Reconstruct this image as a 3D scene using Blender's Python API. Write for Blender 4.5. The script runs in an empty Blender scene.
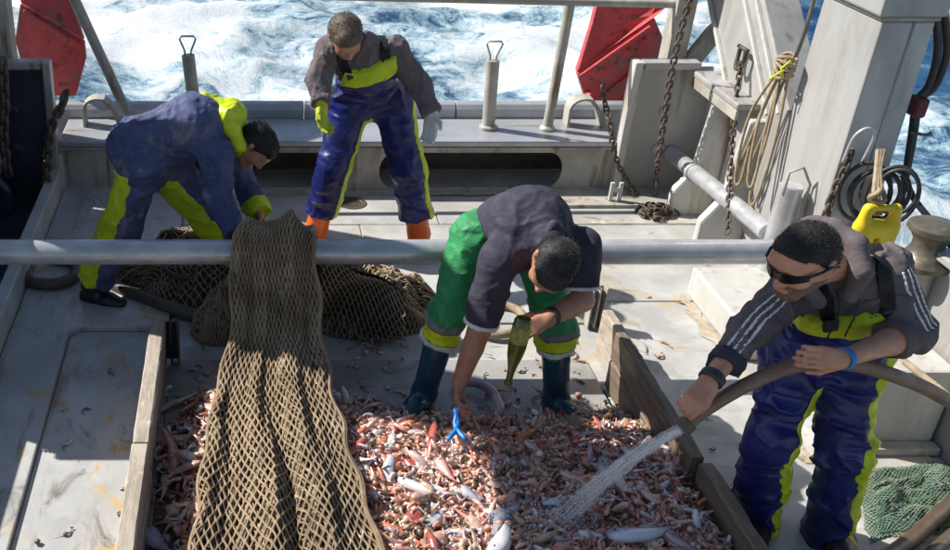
import bpy, math, random
import numpy as np
from mathutils import Vector, Matrix
random.seed(7); RNG = np.random.default_rng(11)
S = bpy.context.scene; COL = S.collection
# ---------------------------------------------------------------- camera, sky, sun, exposure
FPX, CX, CY, CAMH = 1000.0, 242.0, 275.0, 2.9          # focal length / principal point in photo pixels (950 x 550), eye height
PITCH = math.atan(551/FPX); PC, PS = math.cos(PITCH), math.sin(PITCH)
cd = bpy.data.cameras.new('camera'); cam = bpy.data.objects.new('camera', cd); COL.objects.link(cam)
cam.location = (0, 0, CAMH); cam.rotation_euler = (math.pi/2-PITCH, 0, 0)
cd.sensor_width = 36; cd.lens = 36*FPX/950; cd.shift_x = (475-CX)/950; cd.shift_y = 0
cd.clip_start = .05; cd.clip_end = 6000
S.camera = cam
SUN = Vector((-1.0, .42, 1.0)).normalized()             # towards the sun: port side, a little aft
w = bpy.data.worlds.new('World'); S.world = w; w.use_nodes = True
wn = w.node_tree; sky = wn.nodes.new('ShaderNodeTexSky'); sky.sky_type = 'NISHITA'; sky.sun_disc = False
sky.sun_elevation = math.asin(SUN.z); sky.sun_rotation = math.atan2(SUN.x, SUN.y); sky.air_density = 1.0; sky.dust_density = .6
bg = wn.nodes['Background']; wn.links.new(sky.outputs[0], bg.inputs[0]); bg.inputs[1].default_value = .072
sl = bpy.data.lights.new('sun', 'SUN'); sl.energy = 5.0; sl.angle = math.radians(.5); sl.color = (1, .965, .90)
so = bpy.data.objects.new('sun', sl); COL.objects.link(so); so.rotation_euler = SUN.to_track_quat('Z', 'Y').to_euler(); so.location = (-6, 4, 12)
S.view_settings.view_transform = 'Standard'; S.view_settings.look = 'None'; S.view_settings.exposure = .66; S.view_settings.gamma = 1
S.render.engine = 'CYCLES'; S.render.resolution_x = 1024; S.render.resolution_y = 593
# ---------------------------------------------------------------- placing helpers: a photo pixel on a real plane of the place
def ray(x, y):
    u = (x-CX)/FPX; v = (y-CY)/FPX
    return Vector((u, PC-PS*v, -PS-PC*v))
def G(x, y, z=0.0):
    r = ray(x, y); t = (z-CAMH)/r.z; return Vector((r.x*t, r.y*t, z))
def D(x, y, Y):
    r = ray(x, y); t = Y/r.y; return Vector((r.x*t, Y, CAMH+r.z*t))
def DX(x, y, X):
    r = ray(x, y); t = X/r.x; return Vector((X, r.y*t, CAMH+r.z*t))
# ---------------------------------------------------------------- mesh helpers
def V(*a): return Vector(a)
class MB:
    def __init__(s): s.v = []; s.f = []
    def add(s, vs, fs):
        n = len(s.v); s.v += [tuple(p) for p in vs]; s.f += [tuple(i+n for i in q) for q in fs]; return s
    def box(s, lo, hi, bev=0.0):
        (x0, y0, z0), (x1, y1, z1) = lo, hi
        return s.obox(V((x0+x1)/2, (y0+y1)/2, (z0+z1)/2), V(1, 0, 0), V(0, 1, 0), V(0, 0, 1), (x1-x0)/2, (y1-y0)/2, (z1-z0)/2, bev)
    def obox(s, c, ax, ay, az, hx, hy, hz, bev=0.0):
        if bev <= 0:
            vs = [c+ax*(i*hx)+ay*(j*hy)+az*(k*hz) for k in (-1, 1) for i, j in ((-1, -1), (1, -1), (1, 1), (-1, 1))]
            return s.add(vs, [(3, 2, 1, 0), (4, 5, 6, 7), (0, 1, 5, 4), (1, 2, 6, 5), (2, 3, 7, 6), (3, 0, 4, 7)])
        b = min(bev, hx*.9, hy*.9, hz*.9); vs = []; idx = {}
        for k in (-1, 1):
            for j in (-1, 1):
                for i in (-1, 1):
                    for q in range(3):
                        h = [hx-b, hy-b, hz-b]; h[q] = (hx, hy, hz)[q]
                        idx[(i, j, k, q)] = len(vs); vs.append(c+ax*(i*h[0])+ay*(j*h[1])+az*(k*h[2]))
        fs = []
        for q in range(3):
            a, d = [(1, 2), (2, 0), (0, 1)][q]
            for sg in (-1, 1):
                ring = []
                for m, n in ((-1, -1), (1, -1), (1, 1), (-1, 1)):
                    t = [0, 0, 0]; t[q] = sg; t[a] = m; t[d] = n; ring.append(idx[(*t, q)])
                fs.append(ring if sg > 0 else ring[::-1])
        for q in range(3):                                     # edges along axis q
            a, d = [(1, 2), (2, 0), (0, 1)][q]
            for m in (-1, 1):
                for n in (-1, 1):
                    t0 = [0, 0, 0]; t0[q] = -1; t0[a] = m; t0[d] = n; t1 = list(t0); t1[q] = 1
                    r = [idx[(*t0, a)], idx[(*t1, a)], idx[(*t1, d)], idx[(*t0, d)]]
                    fs.append(r[::-1] if m*n > 0 else r)
        for k in (-1, 1):
            for j in (-1, 1):
                for i in (-1, 1):
                    r = [idx[(i, j, k, q)] for q in range(3)]; fs.append(r if i*j*k > 0 else r[::-1])
        return s.add(vs, fs)
    def tube(s, pts, r, seg=10, cap=True, closed=False):
        pts = [Vector(p) for p in pts]; n = len(pts); rr = r if hasattr(r, '__len__') else [r]*n
        vs = []; up = None
        for i, p in enumerate(pts):
            if closed: t = pts[(i+1) % n]-pts[i-1]
            else: t = pts[min(i+1, n-1)]-pts[max(i-1, 0)]
            t = t.normalized() if t.length > 1e-9 else V(0, 0, 1)
            if up is None: up = t.cross(V(0, 0, 1) if abs(t.z) < .9 else V(1, 0, 0)).normalized()
            up = up-t*up.dot(t); up = up.normalized() if up.length > 1e-6 else t.orthogonal().normalized(); sd = t.cross(up)
            vs += [p+(up*math.cos(2*math.pi*k/seg)+sd*math.sin(2*math.pi*k/seg))*rr[i] for k in range(seg)]
        fs = []
        for i in range(n if closed else n-1):
            j = (i+1) % n
            fs += [(i*seg+k, i*seg+(k+1) % seg, j*seg+(k+1) % seg, j*seg+k) for k in range(seg)]
        if cap and not closed: fs += [tuple(range(seg))[::-1], tuple((n-1)*seg+k for k in range(seg))]
        return s.add(vs, fs)
    def lathe(s, c, prof, seg=24, axis=None):                   # prof: (radius, height)
        az = Vector(axis).normalized() if axis else V(0, 0, 1); ax = az.orthogonal().normalized(); ay = az.cross(ax); vs = []
        c = Vector(c)
        for r, h in prof: vs += [c+az*h+(ax*math.cos(2*math.pi*k/seg)+ay*math.sin(2*math.pi*k/seg))*r for k in range(seg)]
        fs = []
        for i in range(len(prof)-1): fs += [(i*seg+k, i*seg+(k+1) % seg, (i+1)*seg+(k+1) % seg, (i+1)*seg+k) for k in range(seg)]
        n = len(prof)-1
        fs += [tuple(range(seg))[::-1], tuple(n*seg+k for k in range(seg))]
        return s.add(vs, fs)
    def prism(s, poly, d):                                      # planar polygon (3d points) pushed by vector d
        n = len(poly); d = Vector(d); a = [Vector(p) for p in poly]
        nn = V(0, 0, 0)
        for i in range(n): nn += a[i].cross(a[(i+1) % n])
        if nn.dot(d) > 0: a = a[::-1]
        vs = a+[p+d for p in a]
        return s.add(vs, [tuple(range(n)), tuple(range(2*n-1, n-1, -1))]+[(i, i+n, (i+1) % n+n, (i+1) % n) for i in range(n)])
    def build(s, name, mat=None, parent=None, smooth=False, auto=None, **k):
        return mesh_obj(name, s.v, s.f, mat, parent, smooth, auto, **k)
def wloc(o):
    l = V(0, 0, 0)
    while o is not None: l = l+o.location; o = o.parent
    return l
def tag(o, label=None, cat=None, group=None, kind=None):
    for k, v in (('label', label), ('category', cat), ('group', group), ('kind', kind)):
        if v: o[k] = v
    return o
def mesh_obj(name, v, f, mat=None, parent=None, smooth=False, auto=None, label=None, cat=None, group=None, kind=None, bevel=0):
    me = bpy.data.meshes.new(name)
    v = np.asarray(v, dtype=np.float64).reshape(-1, 3)
    if parent is not None: off = np.array(wloc(parent))
    else:
        off = np.array([(v[:, 0].min()+v[:, 0].max())/2, (v[:, 1].min()+v[:, 1].max())/2, v[:, 2].min()])
    me.from_pydata((v-off).tolist(), [], f if isinstance(f, list) else f.tolist()); me.update()
    if mat is not None: me.materials.append(mat)
    if smooth: me.polygons.foreach_set('use_smooth', [True]*len(me.polygons))
    if auto is not None and smooth:
        try: me.set_sharp_from_angle(angle=math.radians(auto))
        except Exception: pass
    o = bpy.data.objects.new(name, me); COL.objects.link(o)
    if parent is not None: o.parent = parent
    else: o.location = off
    if bevel:
        b = o.modifiers.new('bevel', 'BEVEL'); b.width = bevel; b.segments = 2; b.limit_method = 'ANGLE'
    return tag(o, label, cat, group, kind)
def thing(name, loc, label, cat, group=None):
    o = bpy.data.objects.new(name, None); o.empty_display_size = .1; COL.objects.link(o); o.location = loc
    return tag(o, label, cat, group)
def link_copy(src, parent, loc, rot=None, name=None):
    c = src.copy(); COL.objects.link(c); c.parent = parent; c.location = loc
    if rot is not None: c.rotation_mode = 'QUATERNION'; c.rotation_quaternion = rot
    return c
def spline(pts, n=12):                                          # Catmull-Rom through points
    P = [Vector(p) for p in pts]; P = [P[0]*2-P[1]]+P+[P[-1]*2-P[-2]]; out = []
    for i in range(1, len(P)-2):
        for k in range(n):
            t = k/n; a, b, c, d = P[i-1], P[i], P[i+1], P[i+2]
            out.append(.5*((2*b)+(c-a)*t+(2*a-5*b+4*c-d)*t*t+(3*b-a-3*c+d)*t**3))
    return out+[P[-2]]
# ---------------------------------------------------------------- materials
def hexc(r, g, b): return tuple(((c/255)/12.92 if c/255 <= .04045 else ((c/255+.055)/1.055)**2.4) for c in (r, g, b))
class NT:
    def __init__(s, name):
        s.m = bpy.data.materials.new(name); s.m.use_nodes = True; s.t = s.m.node_tree; s.b = s.t.nodes['Principled BSDF']
    def n(s, typ, **k):
        x = s.t.nodes.new(typ)
        for a, v in k.items():
            if a in x.inputs: x.inputs[a].default_value = v
            else: setattr(x, a, v)
        return x
    def l(s, a, b): s.t.links.new(a, b)
    def noise(s, vec, scale, detail=6, rough=.6, dist=0):
        x = s.n('ShaderNodeTexNoise'); x.inputs['Scale'].default_value = scale; x.inputs['Detail'].default_value = detail
        x.inputs['Roughness'].default_value = rough; x.inputs['Distortion'].default_value = dist; s.l(vec, x.inputs['Vector']); return x.outputs[0]
    def ramp(s, fac, lo, hi, a=0.0, b=1.0):
        x = s.n('ShaderNodeMapRange'); x.inputs[1].default_value = lo; x.inputs[2].default_value = hi; x.inputs[3].default_value = a; x.inputs[4].default_value = b
        x.interpolation_type = 'SMOOTHSTEP'; s.l(fac, x.inputs[0]); return x.outputs[0]
    def mix(s, fac, a, b, blend='MIX'):
        x = s.n('ShaderNodeMix'); x.data_type = 'RGBA'; x.blend_type = blend
        for sock, val in ((x.inputs[0], fac), (x.inputs[6], a), (x.inputs[7], b)):
            if hasattr(val, 'is_linked'): s.l(val, sock)
            elif isinstance(val, (int, float)): sock.default_value = val
            else: sock.default_value = (*val, 1)
        return x.outputs[2]
    def math(s, op, a, b=0.0):
        x = s.n('ShaderNodeMath'); x.operation = op
        for sock, val in ((x.inputs[0], a), (x.inputs[1], b)):
            if hasattr(val, 'is_linked'): s.l(val, sock)
            else: sock.default_value = val
        return x.outputs[0]
    def bump(s, h, strength=.3, dist=.01):
        x = s.n('ShaderNodeBump'); x.inputs['Strength'].default_value = strength; x.inputs['Distance'].default_value = dist
        s.l(h, x.inputs['Height']); s.l(x.outputs[0], s.b.inputs['Normal'])
    def coord(s, kind='Object', scale=None):
        c = s.n('ShaderNodeTexCoord').outputs[kind]
        if kind == 'World': pass
        if scale:
            m = s.n('ShaderNodeMapping'); m.inputs['Scale'].default_value = scale; s.l(c, m.inputs[0]); c = m.outputs[0]
        return c
    def pos(s, scale=None):
        c = s.n('ShaderNodeNewGeometry').outputs['Position']
        if scale:
            m = s.n('ShaderNodeMapping'); m.inputs['Scale'].default_value = scale; s.l(c, m.inputs[0]); c = m.outputs[0]
        return c
def mat(name, col, col2=None, scale=6, rough=.6, metal=0.0, bump=.15, bscale=60, stain=None, stain2=None, rvar=.12, stretch=None, spec=.5, coat=0, lo=.35, hi=.65, bdist=.004, coord='Object', sub=0, streak=None):
    """worn surface: two base tones, up to two stain layers (colour, scale, lo, hi, roughness), fine relief"""
    k = NT(name); c = k.coord(coord, stretch)
    base = k.mix(k.ramp(k.noise(c, scale, 8, .65), lo, hi), col, col2 or tuple(x*.8 for x in col))
    r = k.ramp(k.noise(c, scale*1.7+1, 5), .3, .7, max(0, rough-rvar), min(1, rough+rvar))
    for st in (stain, stain2):
        if st:
            f = k.ramp(k.noise(c, st[1], 9, .7, st[5] if len(st) > 5 else .3), st[2], st[3])
            base = k.mix(f, base, st[0])
            if len(st) > 4 and st[4] is not None:
                x = k.n('ShaderNodeMix'); k.l(f, x.inputs[0]); k.l(r, x.inputs[2]); x.inputs[3].default_value = st[4]; r = x.outputs[0]
    if streak:                                                     # rust runs and scuffs drawn out down the surface
        sc_ = k.coord(coord, streak[1]); f = k.math('MULTIPLY', k.ramp(k.noise(sc_, 1, 7, .65, .3), streak[2], streak[3]), k.ramp(k.noise(c, 1.6, 3), .35, .6))
        base = k.mix(f, base, streak[0]); f2 = k.ramp(k.noise(c, 38, 5, .75, 1.2), .66, .72); base = k.mix(k.math('MULTIPLY', f2, .75), base, (.13, .08, .05))
    k.l(base, k.b.inputs['Base Color']); k.l(r, k.b.inputs['Roughness']); k.b.inputs['Metallic'].default_value = metal
    k.b.inputs['Specular IOR Level'].default_value = spec
    if coat: k.b.inputs['Coat Weight'].default_value = coat; k.b.inputs['Coat Roughness'].default_value = .15
    if sub: k.b.inputs['Subsurface Weight'].default_value = sub; k.b.inputs['Subsurface Radius'].default_value = (.008, .004, .002)
    if bump: k.bump(k.noise(c, bscale, 6, .6), bump, bdist)
    return k.m
RUST = (.13, .055, .02); DIRT = (.12, .09, .06); OCHRE = (.42, .25, .09)
MT = {}
MT['deck'] = mat('deck_paint', (.47, .465, .44), (.34, .335, .32), 3.4, .36, 0, .25, 28, ((.44, .33, .20), 3.2, .55, .70, .6, .8), ((.19, .15, .11), 5.5, .56, .72, .2, .8), coord='Object', rvar=.22, streak=((.30, .24, .17), (2.2, 9, 9), .54, .70))
MT['plate'] = mat('grey_steel_paint', (.43, .43, .41), (.32, .315, .30), 2.2, .42, .15, .15, 30, ((.25, .19, .12), 3.5, .56, .78, .6, .8), (RUST, 11, .63, .75, .8, .5), stretch=(1, 1, .45), streak=((.20, .12, .06), (11, 11, .9), .53, .70))
MT['plate_white'] = mat('white_steel_paint', (.53, .52, .485), (.42, .41, .38), 2.5, .5, 0, .15, 30, ((.34, .26, .17), 4, .57, .78, .6, .8), (RUST, 11, .65, .76, .8, .5), stretch=(1, 1, .45), streak=((.27, .17, .09), (11, 11, .9), .54, .72))
MT['rust_strip'] = mat('rusty_grime', (.36, .28, .18), (.44, .40, .34), 7, .6, 0, .5, 40, ((.15, .085, .045), 9, .54, .68, .8, .8), ((.47, .45, .41), 5, .5, .62, .6, .6))
MT['alu'] = mat('gantry_alloy', (.43, .42, .40), (.33, .325, .31), 4, .45, .2, .10, 45, ((.27, .24, .20), 4, .55, .8, .5), ((.22, .13, .07), 9, .66, .78, .8), stretch=(1, 1, .3), streak=((.24, .20, .16), (14, 14, .7), .52, .74))
MT['pipe'] = mat('galvanised_pipe', (.52, .52, .53), (.40, .40, .41), 6, .34, .4, .08, 60, ((.22, .17, .12), 7, .60, .78, .7), (OCHRE, 3.1, .66, .74, .6))
MT['bench'] = mat('bench_steel', (.42, .43, .45), (.33, .34, .36), 3, .36, .3, .06, 50, ((.30, .24, .16), 3, .58, .80, .6, .8), streak=((.26, .18, .11), (1.2, 9, 9), .56, .72))
MT['tan'] = mat('salt_stained_steel', (.42, .40, .35), (.30, .28, .24), 4, .65, .1, .15, 40, ((.30, .20, .10), 3, .52, .78, .8), (RUST, 8, .66, .78, .9), streak=((.17, .10, .05), (12, 12, 1.2), .52, .68))
MT['red'] = mat('red_trawl_door_paint', (.60, .06, .065), (.42, .045, .05), 4, .5, 0, .6, 14, ((.30, .11, .09), 6, .48, .66, .8, .9), ((.13, .055, .04), 12, .54, .66, .9, .7), bdist=.02)
MT['deck_grimy'] = mat('grimy_deck', (.46, .455, .44), (.34, .34, .33), 3.0, .32, 0, .3, 26, ((.44, .30, .14), 5.0, .55, .64, .6, .9), ((.14, .115, .09), 4.2, .57, .72, .22, 1.0), coord='Object', rvar=.2, stretch=(1, .6, 1), streak=((.22, .17, .12), (10, 1.3, 9), .53, .68))
MT['chain'] = mat('rusty_chain', (.075, .06, .05), (.15, .11, .08), 12, .7, .4, .5, 90)
MT['wood'] = mat('wet_worn_wood', (.19, .14, .10), (.12, .085, .06), 4, .6, 0, .5, 24, ((.40, .31, .21), 5, .55, .75, .75), ((.09, .06, .04), 7, .6, .78, .5), stretch=(6, .8, 6))
MT['wood_pale'] = mat('dry_pale_wood', (.42, .36, .29), (.28, .23, .175), 4, .75, 0, .7, 24, ((.52, .48, .42), 6, .52, .70, .8, .6), ((.12, .085, .06), 9, .58, .70, .5, .8), stretch=(4, .9, 4))
MT['net'] = mat('net_twine', (.32, .23, .14), (.19, .133, .077), 5, .85, 0, .7, 260, ((.46, .37, .26), 9, .54, .72, .9))
MT['net_dark'] = mat('gap_dark_net_mass', (.06, .043, .026), (.11, .078, .047), 18, .8, 0, 1.0, 120, bdist=.02)  # net mass coloured dark so gaps between twines look shaded
MT['rope'] = mat('hemp_rope', (.36, .28, .18), (.24, .18, .11), 20, .85, 0, .7, 200)
MT['black'] = mat('black_rubber', (.018, .018, .02), (.03, .03, .032), 10, .5, 0, .2, 120)
MT['hose'] = mat('brown_rubber_hose', (.20, .125, .078), (.14, .088, .055), 9, .45, 0, .3, 90, ((.24, .18, .13), 8, .58, .75, .7))
MT['hose_darker'] = mat('dark_brown_hose', (.09, .06, .042), (.06, .04, .028), 9, .4, 0, .3, 90, ((.16, .11, .08), 8, .6, .75, .6))  # darker tone of the brown hose
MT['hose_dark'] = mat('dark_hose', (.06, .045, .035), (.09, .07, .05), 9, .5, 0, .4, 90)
MT['yellow'] = mat('yellow_plastic', (.80, .60, .015), (.70, .50, .01), 8, .4, 0, .08, 50, ((.4, .28, .05), 9, .62, .75, .6))
MT['shade_dark_plate'] = mat('shade_dark_steel', (.035, .042, .065), (.022, .026, .04), 3, .5, 0, .2, 30, ((.07, .05, .04), 6, .58, .75, .7))  # port plating coloured dark in place of deep shade
MT['hull'] = mat('hull_paint', (.03, .06, .14), (.025, .05, .11), 2, .5)
MT['drab'] = mat('dark_bronze_drum', (.12, .11, .09), (.2, .17, .12), 7, .4, .55, .1, 60, ((.30, .24, .16), 6, .52, .7, .6))
MT['greennet'] = mat('green_net_twine', (.09, .16, .11), (.16, .20, .14), 9, .85, 0, .4, 150)
# ================================================================ sea and hull
def npnoise(x, y, seed=0):                                       # 2-D value noise
    xi = np.floor(x).astype(np.int64); yi = np.floor(y).astype(np.int64); xf = x-xi; yf = y-yi
    def h(a, b):
        n = (a*374761393+b*668265263+seed*1442695041) & 0xffffffff; n = ((n ^ (n >> 13))*1274126177) & 0xffffffff
        return ((n ^ (n >> 16)) & 0xffff)/65535.0
    u = xf*xf*(3-2*xf); v = yf*yf*(3-2*yf)
    return (h(xi, yi)*(1-u)+h(xi+1, yi)*u)*(1-v)+(h(xi, yi+1)*(1-u)+h(xi+1, yi+1)*u)*v
def fbm2(x, y, o=5, seed=0, gain=.5):
    t = np.zeros_like(x); a = 1.; n = 0.
    for i in range(o): t += a*npnoise(x*2**i, y*2**i, seed+i); n += a; a *= gain
    return t/n
SEA = -1.35; CLX = .66
def build_sea():
    gx = np.concatenate([[-3000, -900, -300, -120, -60], np.linspace(-32, 40, 300), [60, 120, 300, 900, 3000]])
    gy = np.concatenate([[-3000, -600, -150, -60, -25, -8], np.linspace(2, 46, 300), [55, 75, 110, 200, 500, 1200, 4000]])
    X, Y = np.meshgrid(gx, gy, indexing='ij')
    amp = np.clip(1-np.maximum(np.abs(X)-34, 0)/20, 0, 1)*np.clip(1-np.maximum(Y-44, 0)/20, 0, 1)*np.clip((Y+6)/8, 0, 1)
    wx = X+1.2*fbm2(X*.3, Y*.3, 3, 5); wy = Y+1.2*fbm2(X*.3+9, Y*.3, 3, 6)
    r = 1-np.abs(2*fbm2(wx*.55, wy*.55, 5, 1)-1)
    Z = SEA+amp*(.34*(r**2-.4)+.60*(fbm2(wx*.22, wy*.3, 3, 2)-.5)+.10*(fbm2(wx*2.6, wy*2.6, 4, 3)-.5))
    edge = np.clip((np.maximum(np.abs(X-.66)-2.9, Y-7.2))/2.0, 0, 1); Z = SEA+(Z-SEA)*np.where(edge <= 0, .0, edge)
    nx, ny = X.shape; I = np.arange(nx*ny).reshape(nx, ny)
    q = np.stack([I[:-1, :-1], I[1:, :-1], I[1:, 1:], I[:-1, 1:]], -1).reshape(-1, 4)
    k = NT('sea_water_and_foam'); p = k.pos()
    wv = k.n('ShaderNodeTexNoise'); wv.inputs['Scale'].default_value = .45; wv.inputs['Detail'].default_value = 4; k.l(p, wv.inputs['Vector'])
    wp = k.n('ShaderNodeVectorMath'); wp.operation = 'MULTIPLY_ADD'; k.l(wv.outputs['Color'], wp.inputs[0]); wp.inputs[1].default_value = (1.9, 1.9, 1.9); k.l(p, wp.inputs[2])
    P = wp.outputs[0]
    big = k.noise(P, .22, 3, .5); mid = k.noise(P, 1.3, 6, .62, 1.2); fine = k.noise(P, 5.5, 8, .7, 1.0); tiny = k.noise(P, 24, 5, .7, .6)
    f = k.math('ADD', k.math('MULTIPLY', big, .9), k.math('ADD', k.math('MULTIPLY', mid, .85), k.math('ADD', k.math('MULTIPLY', fine, .50), k.math('MULTIPLY', tiny, .34))))
    sp = k.n('ShaderNodeSeparateXYZ'); k.l(p, sp.inputs[0]); off = k.math('ABSOLUTE', k.math('SUBTRACT', sp.outputs[0], CLX))
    f = k.math('ADD', k.math('SUBTRACT', f, k.ramp(off, 3.5, 11, 0, .20)), k.ramp(big, .40, .62, -.07, .07)); f = k.math('SUBTRACT', f, k.ramp(sp.outputs[1], 22, 60, 0, .10))   # the churned wake lies astern, open water to the sides
    foam = k.ramp(f, 1.08, 1.40); thin = k.ramp(f, .98, 1.22)
    deep = k.mix(k.ramp(mid, .35, .65), (.010, .04, .105), (.03, .095, .18))
    c = k.mix(thin, deep, (.24, .37, .43)); c = k.mix(foam, c, (.58, .605, .62))
    k.l(c, k.b.inputs['Base Color']); k.l(k.ramp(foam, 0, 1, .09, .7), k.b.inputs['Roughness']); k.b.inputs['IOR'].default_value = 1.33
    h = k.math('ADD', k.math('MULTIPLY', mid, .6), k.math('ADD', k.math('MULTIPLY', fine, .5), k.math('MULTIPLY', tiny, .25))); k.bump(h, .55, .07)
    mesh_obj('sea', np.stack([X, Y, Z], -1).reshape(-1, 3), q, k.m, smooth=True, kind='structure')
build_sea()
# hull below the deck, drawn in a little towards the keel
CL = .66                                                         # centreline of the ship
def sx(x, sg): return CL+sg*(x-CL)
mb = MB(); ys = (-6.0, 7.05); up = [(CL-2.78, .0), (CL+2.78, .0)]; lowr = [(CL-2.5, -2.4), (CL+2.5, -2.4)]
vs = [(x, y, z-.06) for y in ys for x, z in (*up, *lowr[::-1])]
mb.add(vs, [(0, 1, 2, 3), (7, 6, 5, 4), (0, 4, 5, 1), (1, 5, 6, 2), (2, 6, 7, 3), (3, 7, 4, 0)])
mb.build('hull', MT['hull'], kind='structure')
# ================================================================ deck
mb = MB(); mb.box((CL-2.77, -5.9, -.05), (CL+2.77, 7.0, 0)); deck = mb.build('deck', MT['deck'], kind='structure')
# raised deck plating along the port side with a rounded corner round the sunken tray
poly = [(-1.25, 1.2), (-.93, 1.2)]+[(-.93+.07*(1-math.cos(a)), 4.55+.07*math.sin(a)) for a in np.linspace(0, math.pi/2, 7)]+[(-.40, 4.62), (-.40, 6.55), (-1.25, 6.55)]
mb = MB(); mb.prism([V(x, y, .002) for x, y in poly], (0, 0, .034)); mb.build('deck_plate', MT['deck_grimy'], deck, bevel=.006)
mb = MB(); mb.box((-.925, 1.2, .001), (-.46, 4.545, .008)); mb.build('deck_plate', MT['deck_grimy'], deck, bevel=.002)
# plating of the starboard side and the after deck, butted sheet against sheet
for n, (x0, y0, x1, y1) in enumerate([(1.96, 1.2, 3.1, 4.93), (1.96, 4.94, 3.1, 5.93), (.78, 4.7, 1.95, 5.93), (-.39, 4.7, .77, 5.93), (-.39, 5.94, 1.3, 6.55), (1.31, 5.94, 3.1, 6.18)]):
    mb = MB(); mb.box((x0, y0, .001), (x1, y1, .009+.0015*(n % 3))); mb.build('deck_plate', MT['deck'], deck, bevel=.003)
mb = MB(); mb.box((1.9, 6.185, .001), (3.1, 6.55, .035)); mb.build('deck_plate', MT['tan'], deck, bevel=.004)
# brown weathered strips where the plinth and the bench meet the deck
for n, (x0, y0, x1, y1) in enumerate([(2.50, 3.5, 2.565, 5.0), (-.38, 6.40, 1.88, 6.462), (1.915, 2.4, 1.955, 4.9), (2.3, 5.945, 3.0, 5.985)]):
    mb = MB(); N = 24; vs = []; r = random.Random(n); lx = (x1-x0) > (y1-y0)
    for i in range(N+1):
        t = i/N; j0, j1 = r.uniform(-.012, .012), r.uniform(-.03, .03)
        vs += [(x0+(x1-x0)*t, y0+j0, .0135), (x0+(x1-x0)*t, y1+j1, .0135)] if lx else [(x0+j1, y0+(y1-y0)*t, .0135), (x1+j0, y0+(y1-y0)*t, .0135)]
    fs = [(2*i, 2*i+2, 2*i+3, 2*i+1) if lx else (2*i, 2*i+1, 2*i+3, 2*i+2) for i in range(N)]
    mb.add(vs, fs); mb.build('rust_strip', MT['rust_strip'], deck)
# low port coaming
mb = MB(); mb.box((-1.335, 1.2, 0), (-1.255, 6.42, .20)); mb.box((-1.335, 6.424, 0), (-1.245, 6.5, .30))
mb.build('deck_coaming', MT['plate_white'], label='low pale steel coaming along the left edge of the deck', cat='coaming', bevel=.01)
# drain cover set in the after deck
c = G(352, 203, .012); mb = MB(); mb.lathe(c, [(.10, 0), (.10, .004), (.07, .005), (.065, .001), (.0, .001)], 28)
for i in range(-3, 4): mb.box((c.x+i*.016-.004, c.y-.05, c.z+.002), (c.x+i*.016+.004, c.y+.05, c.z+.006))
mb.build('deck_drain', MT['hose_dark'], label='round dark drain cover in the deck between the standing man\'s boots', cat='drain')
# side-deck outside the coamings
# ================================================================ transom bench
BZ = .385; BX0, BX1 = sx(2.585, -1), 2.585
tb = thing('transom_bench', (CL, 6.5, 0), 'long grey steel bench across the stern with wide round-ended openings', 'bench')
mb = MB(); mb.box((BX0, 6.47, BZ-.045), (BX1, 6.93, BZ)); mb.build('bench_top', MT['bench'], tb, bevel=.012)
mb = MB(); mb.box((BX0, 6.466, BZ-.062), (BX1, 6.49, BZ-.046)); mb.build('edge_strip', MT['tan'], tb, bevel=.003)
def bench_front():
    # plate with stadium openings, built as columns between the openings
    z0, z1 = .0, BZ-.062; Y0, Y1 = 6.485, 6.50
    ops = [(-.45, .68), (.96, 2.24)]; oz0, oz1 = .030, .295
    def edge(xc, sgn, z):                                         # x of the opening's rounded end at height z
        r = (oz1-oz0)/2; t = (z-oz0-r)/r; t = max(-1, min(1, t)); return xc+sgn*(r*.75-r*.75*math.sqrt(1-t*t)) if abs(t) <= 1 else xc
    zs = [oz0+(oz1-oz0)*(1-math.cos(math.pi*i/16))/2 for i in range(17)]
    solid = [(BX0, ops[0][0])]+[(ops[i][1], ops[i+1][0]) for i in range(len(ops)-1)]+[(ops[-1][1], BX1)]
    for i, (a, b) in enumerate(solid):
        L = [(a if i == 0 else edge(a, -1, z), z) for z in zs]; R = [(b if i == len(solid)-1 else edge(b, 1, z), z) for z in zs]
        m = MB(); pl = [V(x, Y0, z) for x, z in L]+[V(x, Y0, z) for x, z in R[::-1]]
        # quads strip for a clean outline
        n = len(zs)
        for yy, fl in ((Y0, False), (Y1, True)):
            vs = [(x, yy, z) for x, z in L]+[(x, yy, z) for x, z in R]
            fs = [(j, n+j, n+j+1, j+1) for j in range(n-1)]
            m.add(vs, [q[::-1] for q in fs] if fl else fs)
        for side in (L, R):
            vs = [(x, Y0, z) for x, z in side]+[(x, Y1, z) for x, z in side]
            fs = [(j, j+1, n+j+1, n+j) for j in range(n-1)]
            m.add(vs, fs if side is R else [q[::-1] for q in fs])
        m.build('front_panel', MT['tan'], tb)
    m = MB(); m.box((BX0, Y0, oz1+.0005), (BX1, Y1, z1)); m.build('front_rail', MT['tan'], tb)
    m = MB(); m.box((BX0, Y0, z0), (BX1, Y1, oz0-.0005)); m.build('front_sill', MT['tan'], tb)
bench_front()
mb = MB(); mb.box((BX0, 6.90, -.05), (BX1, 6.93, BZ-.046)); mb.build('shade_back_panel', MT['hose_dark'], tb)  # back coloured dark so the bench openings look shaded inside
# raised stern rail behind the bench: rounded box section in three lengths
for a, b in ((BX0-.3, .45), (.46, 1.55), (1.56, BX1+.3)):
    mb = MB(); pr = [(6.935, BZ-.2), (6.935, BZ+.06), (6.96, BZ+.095), (7.0, BZ+.105), (7.06, BZ+.09), (7.08, BZ+.04), (7.08, BZ-.2)]
    mb.prism([V(a, y, z) for y, z in pr], (b-a, 0, 0)); mb.build('stern_rail', MT['bench'], tb, bevel=.004)
mb = MB(); mb.box((BX0-.3, 6.94, -1.2), (BX1+.3, 7.07, BZ-.201)); mb.build('transom_plate', MT['hull'], tb)
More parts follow.
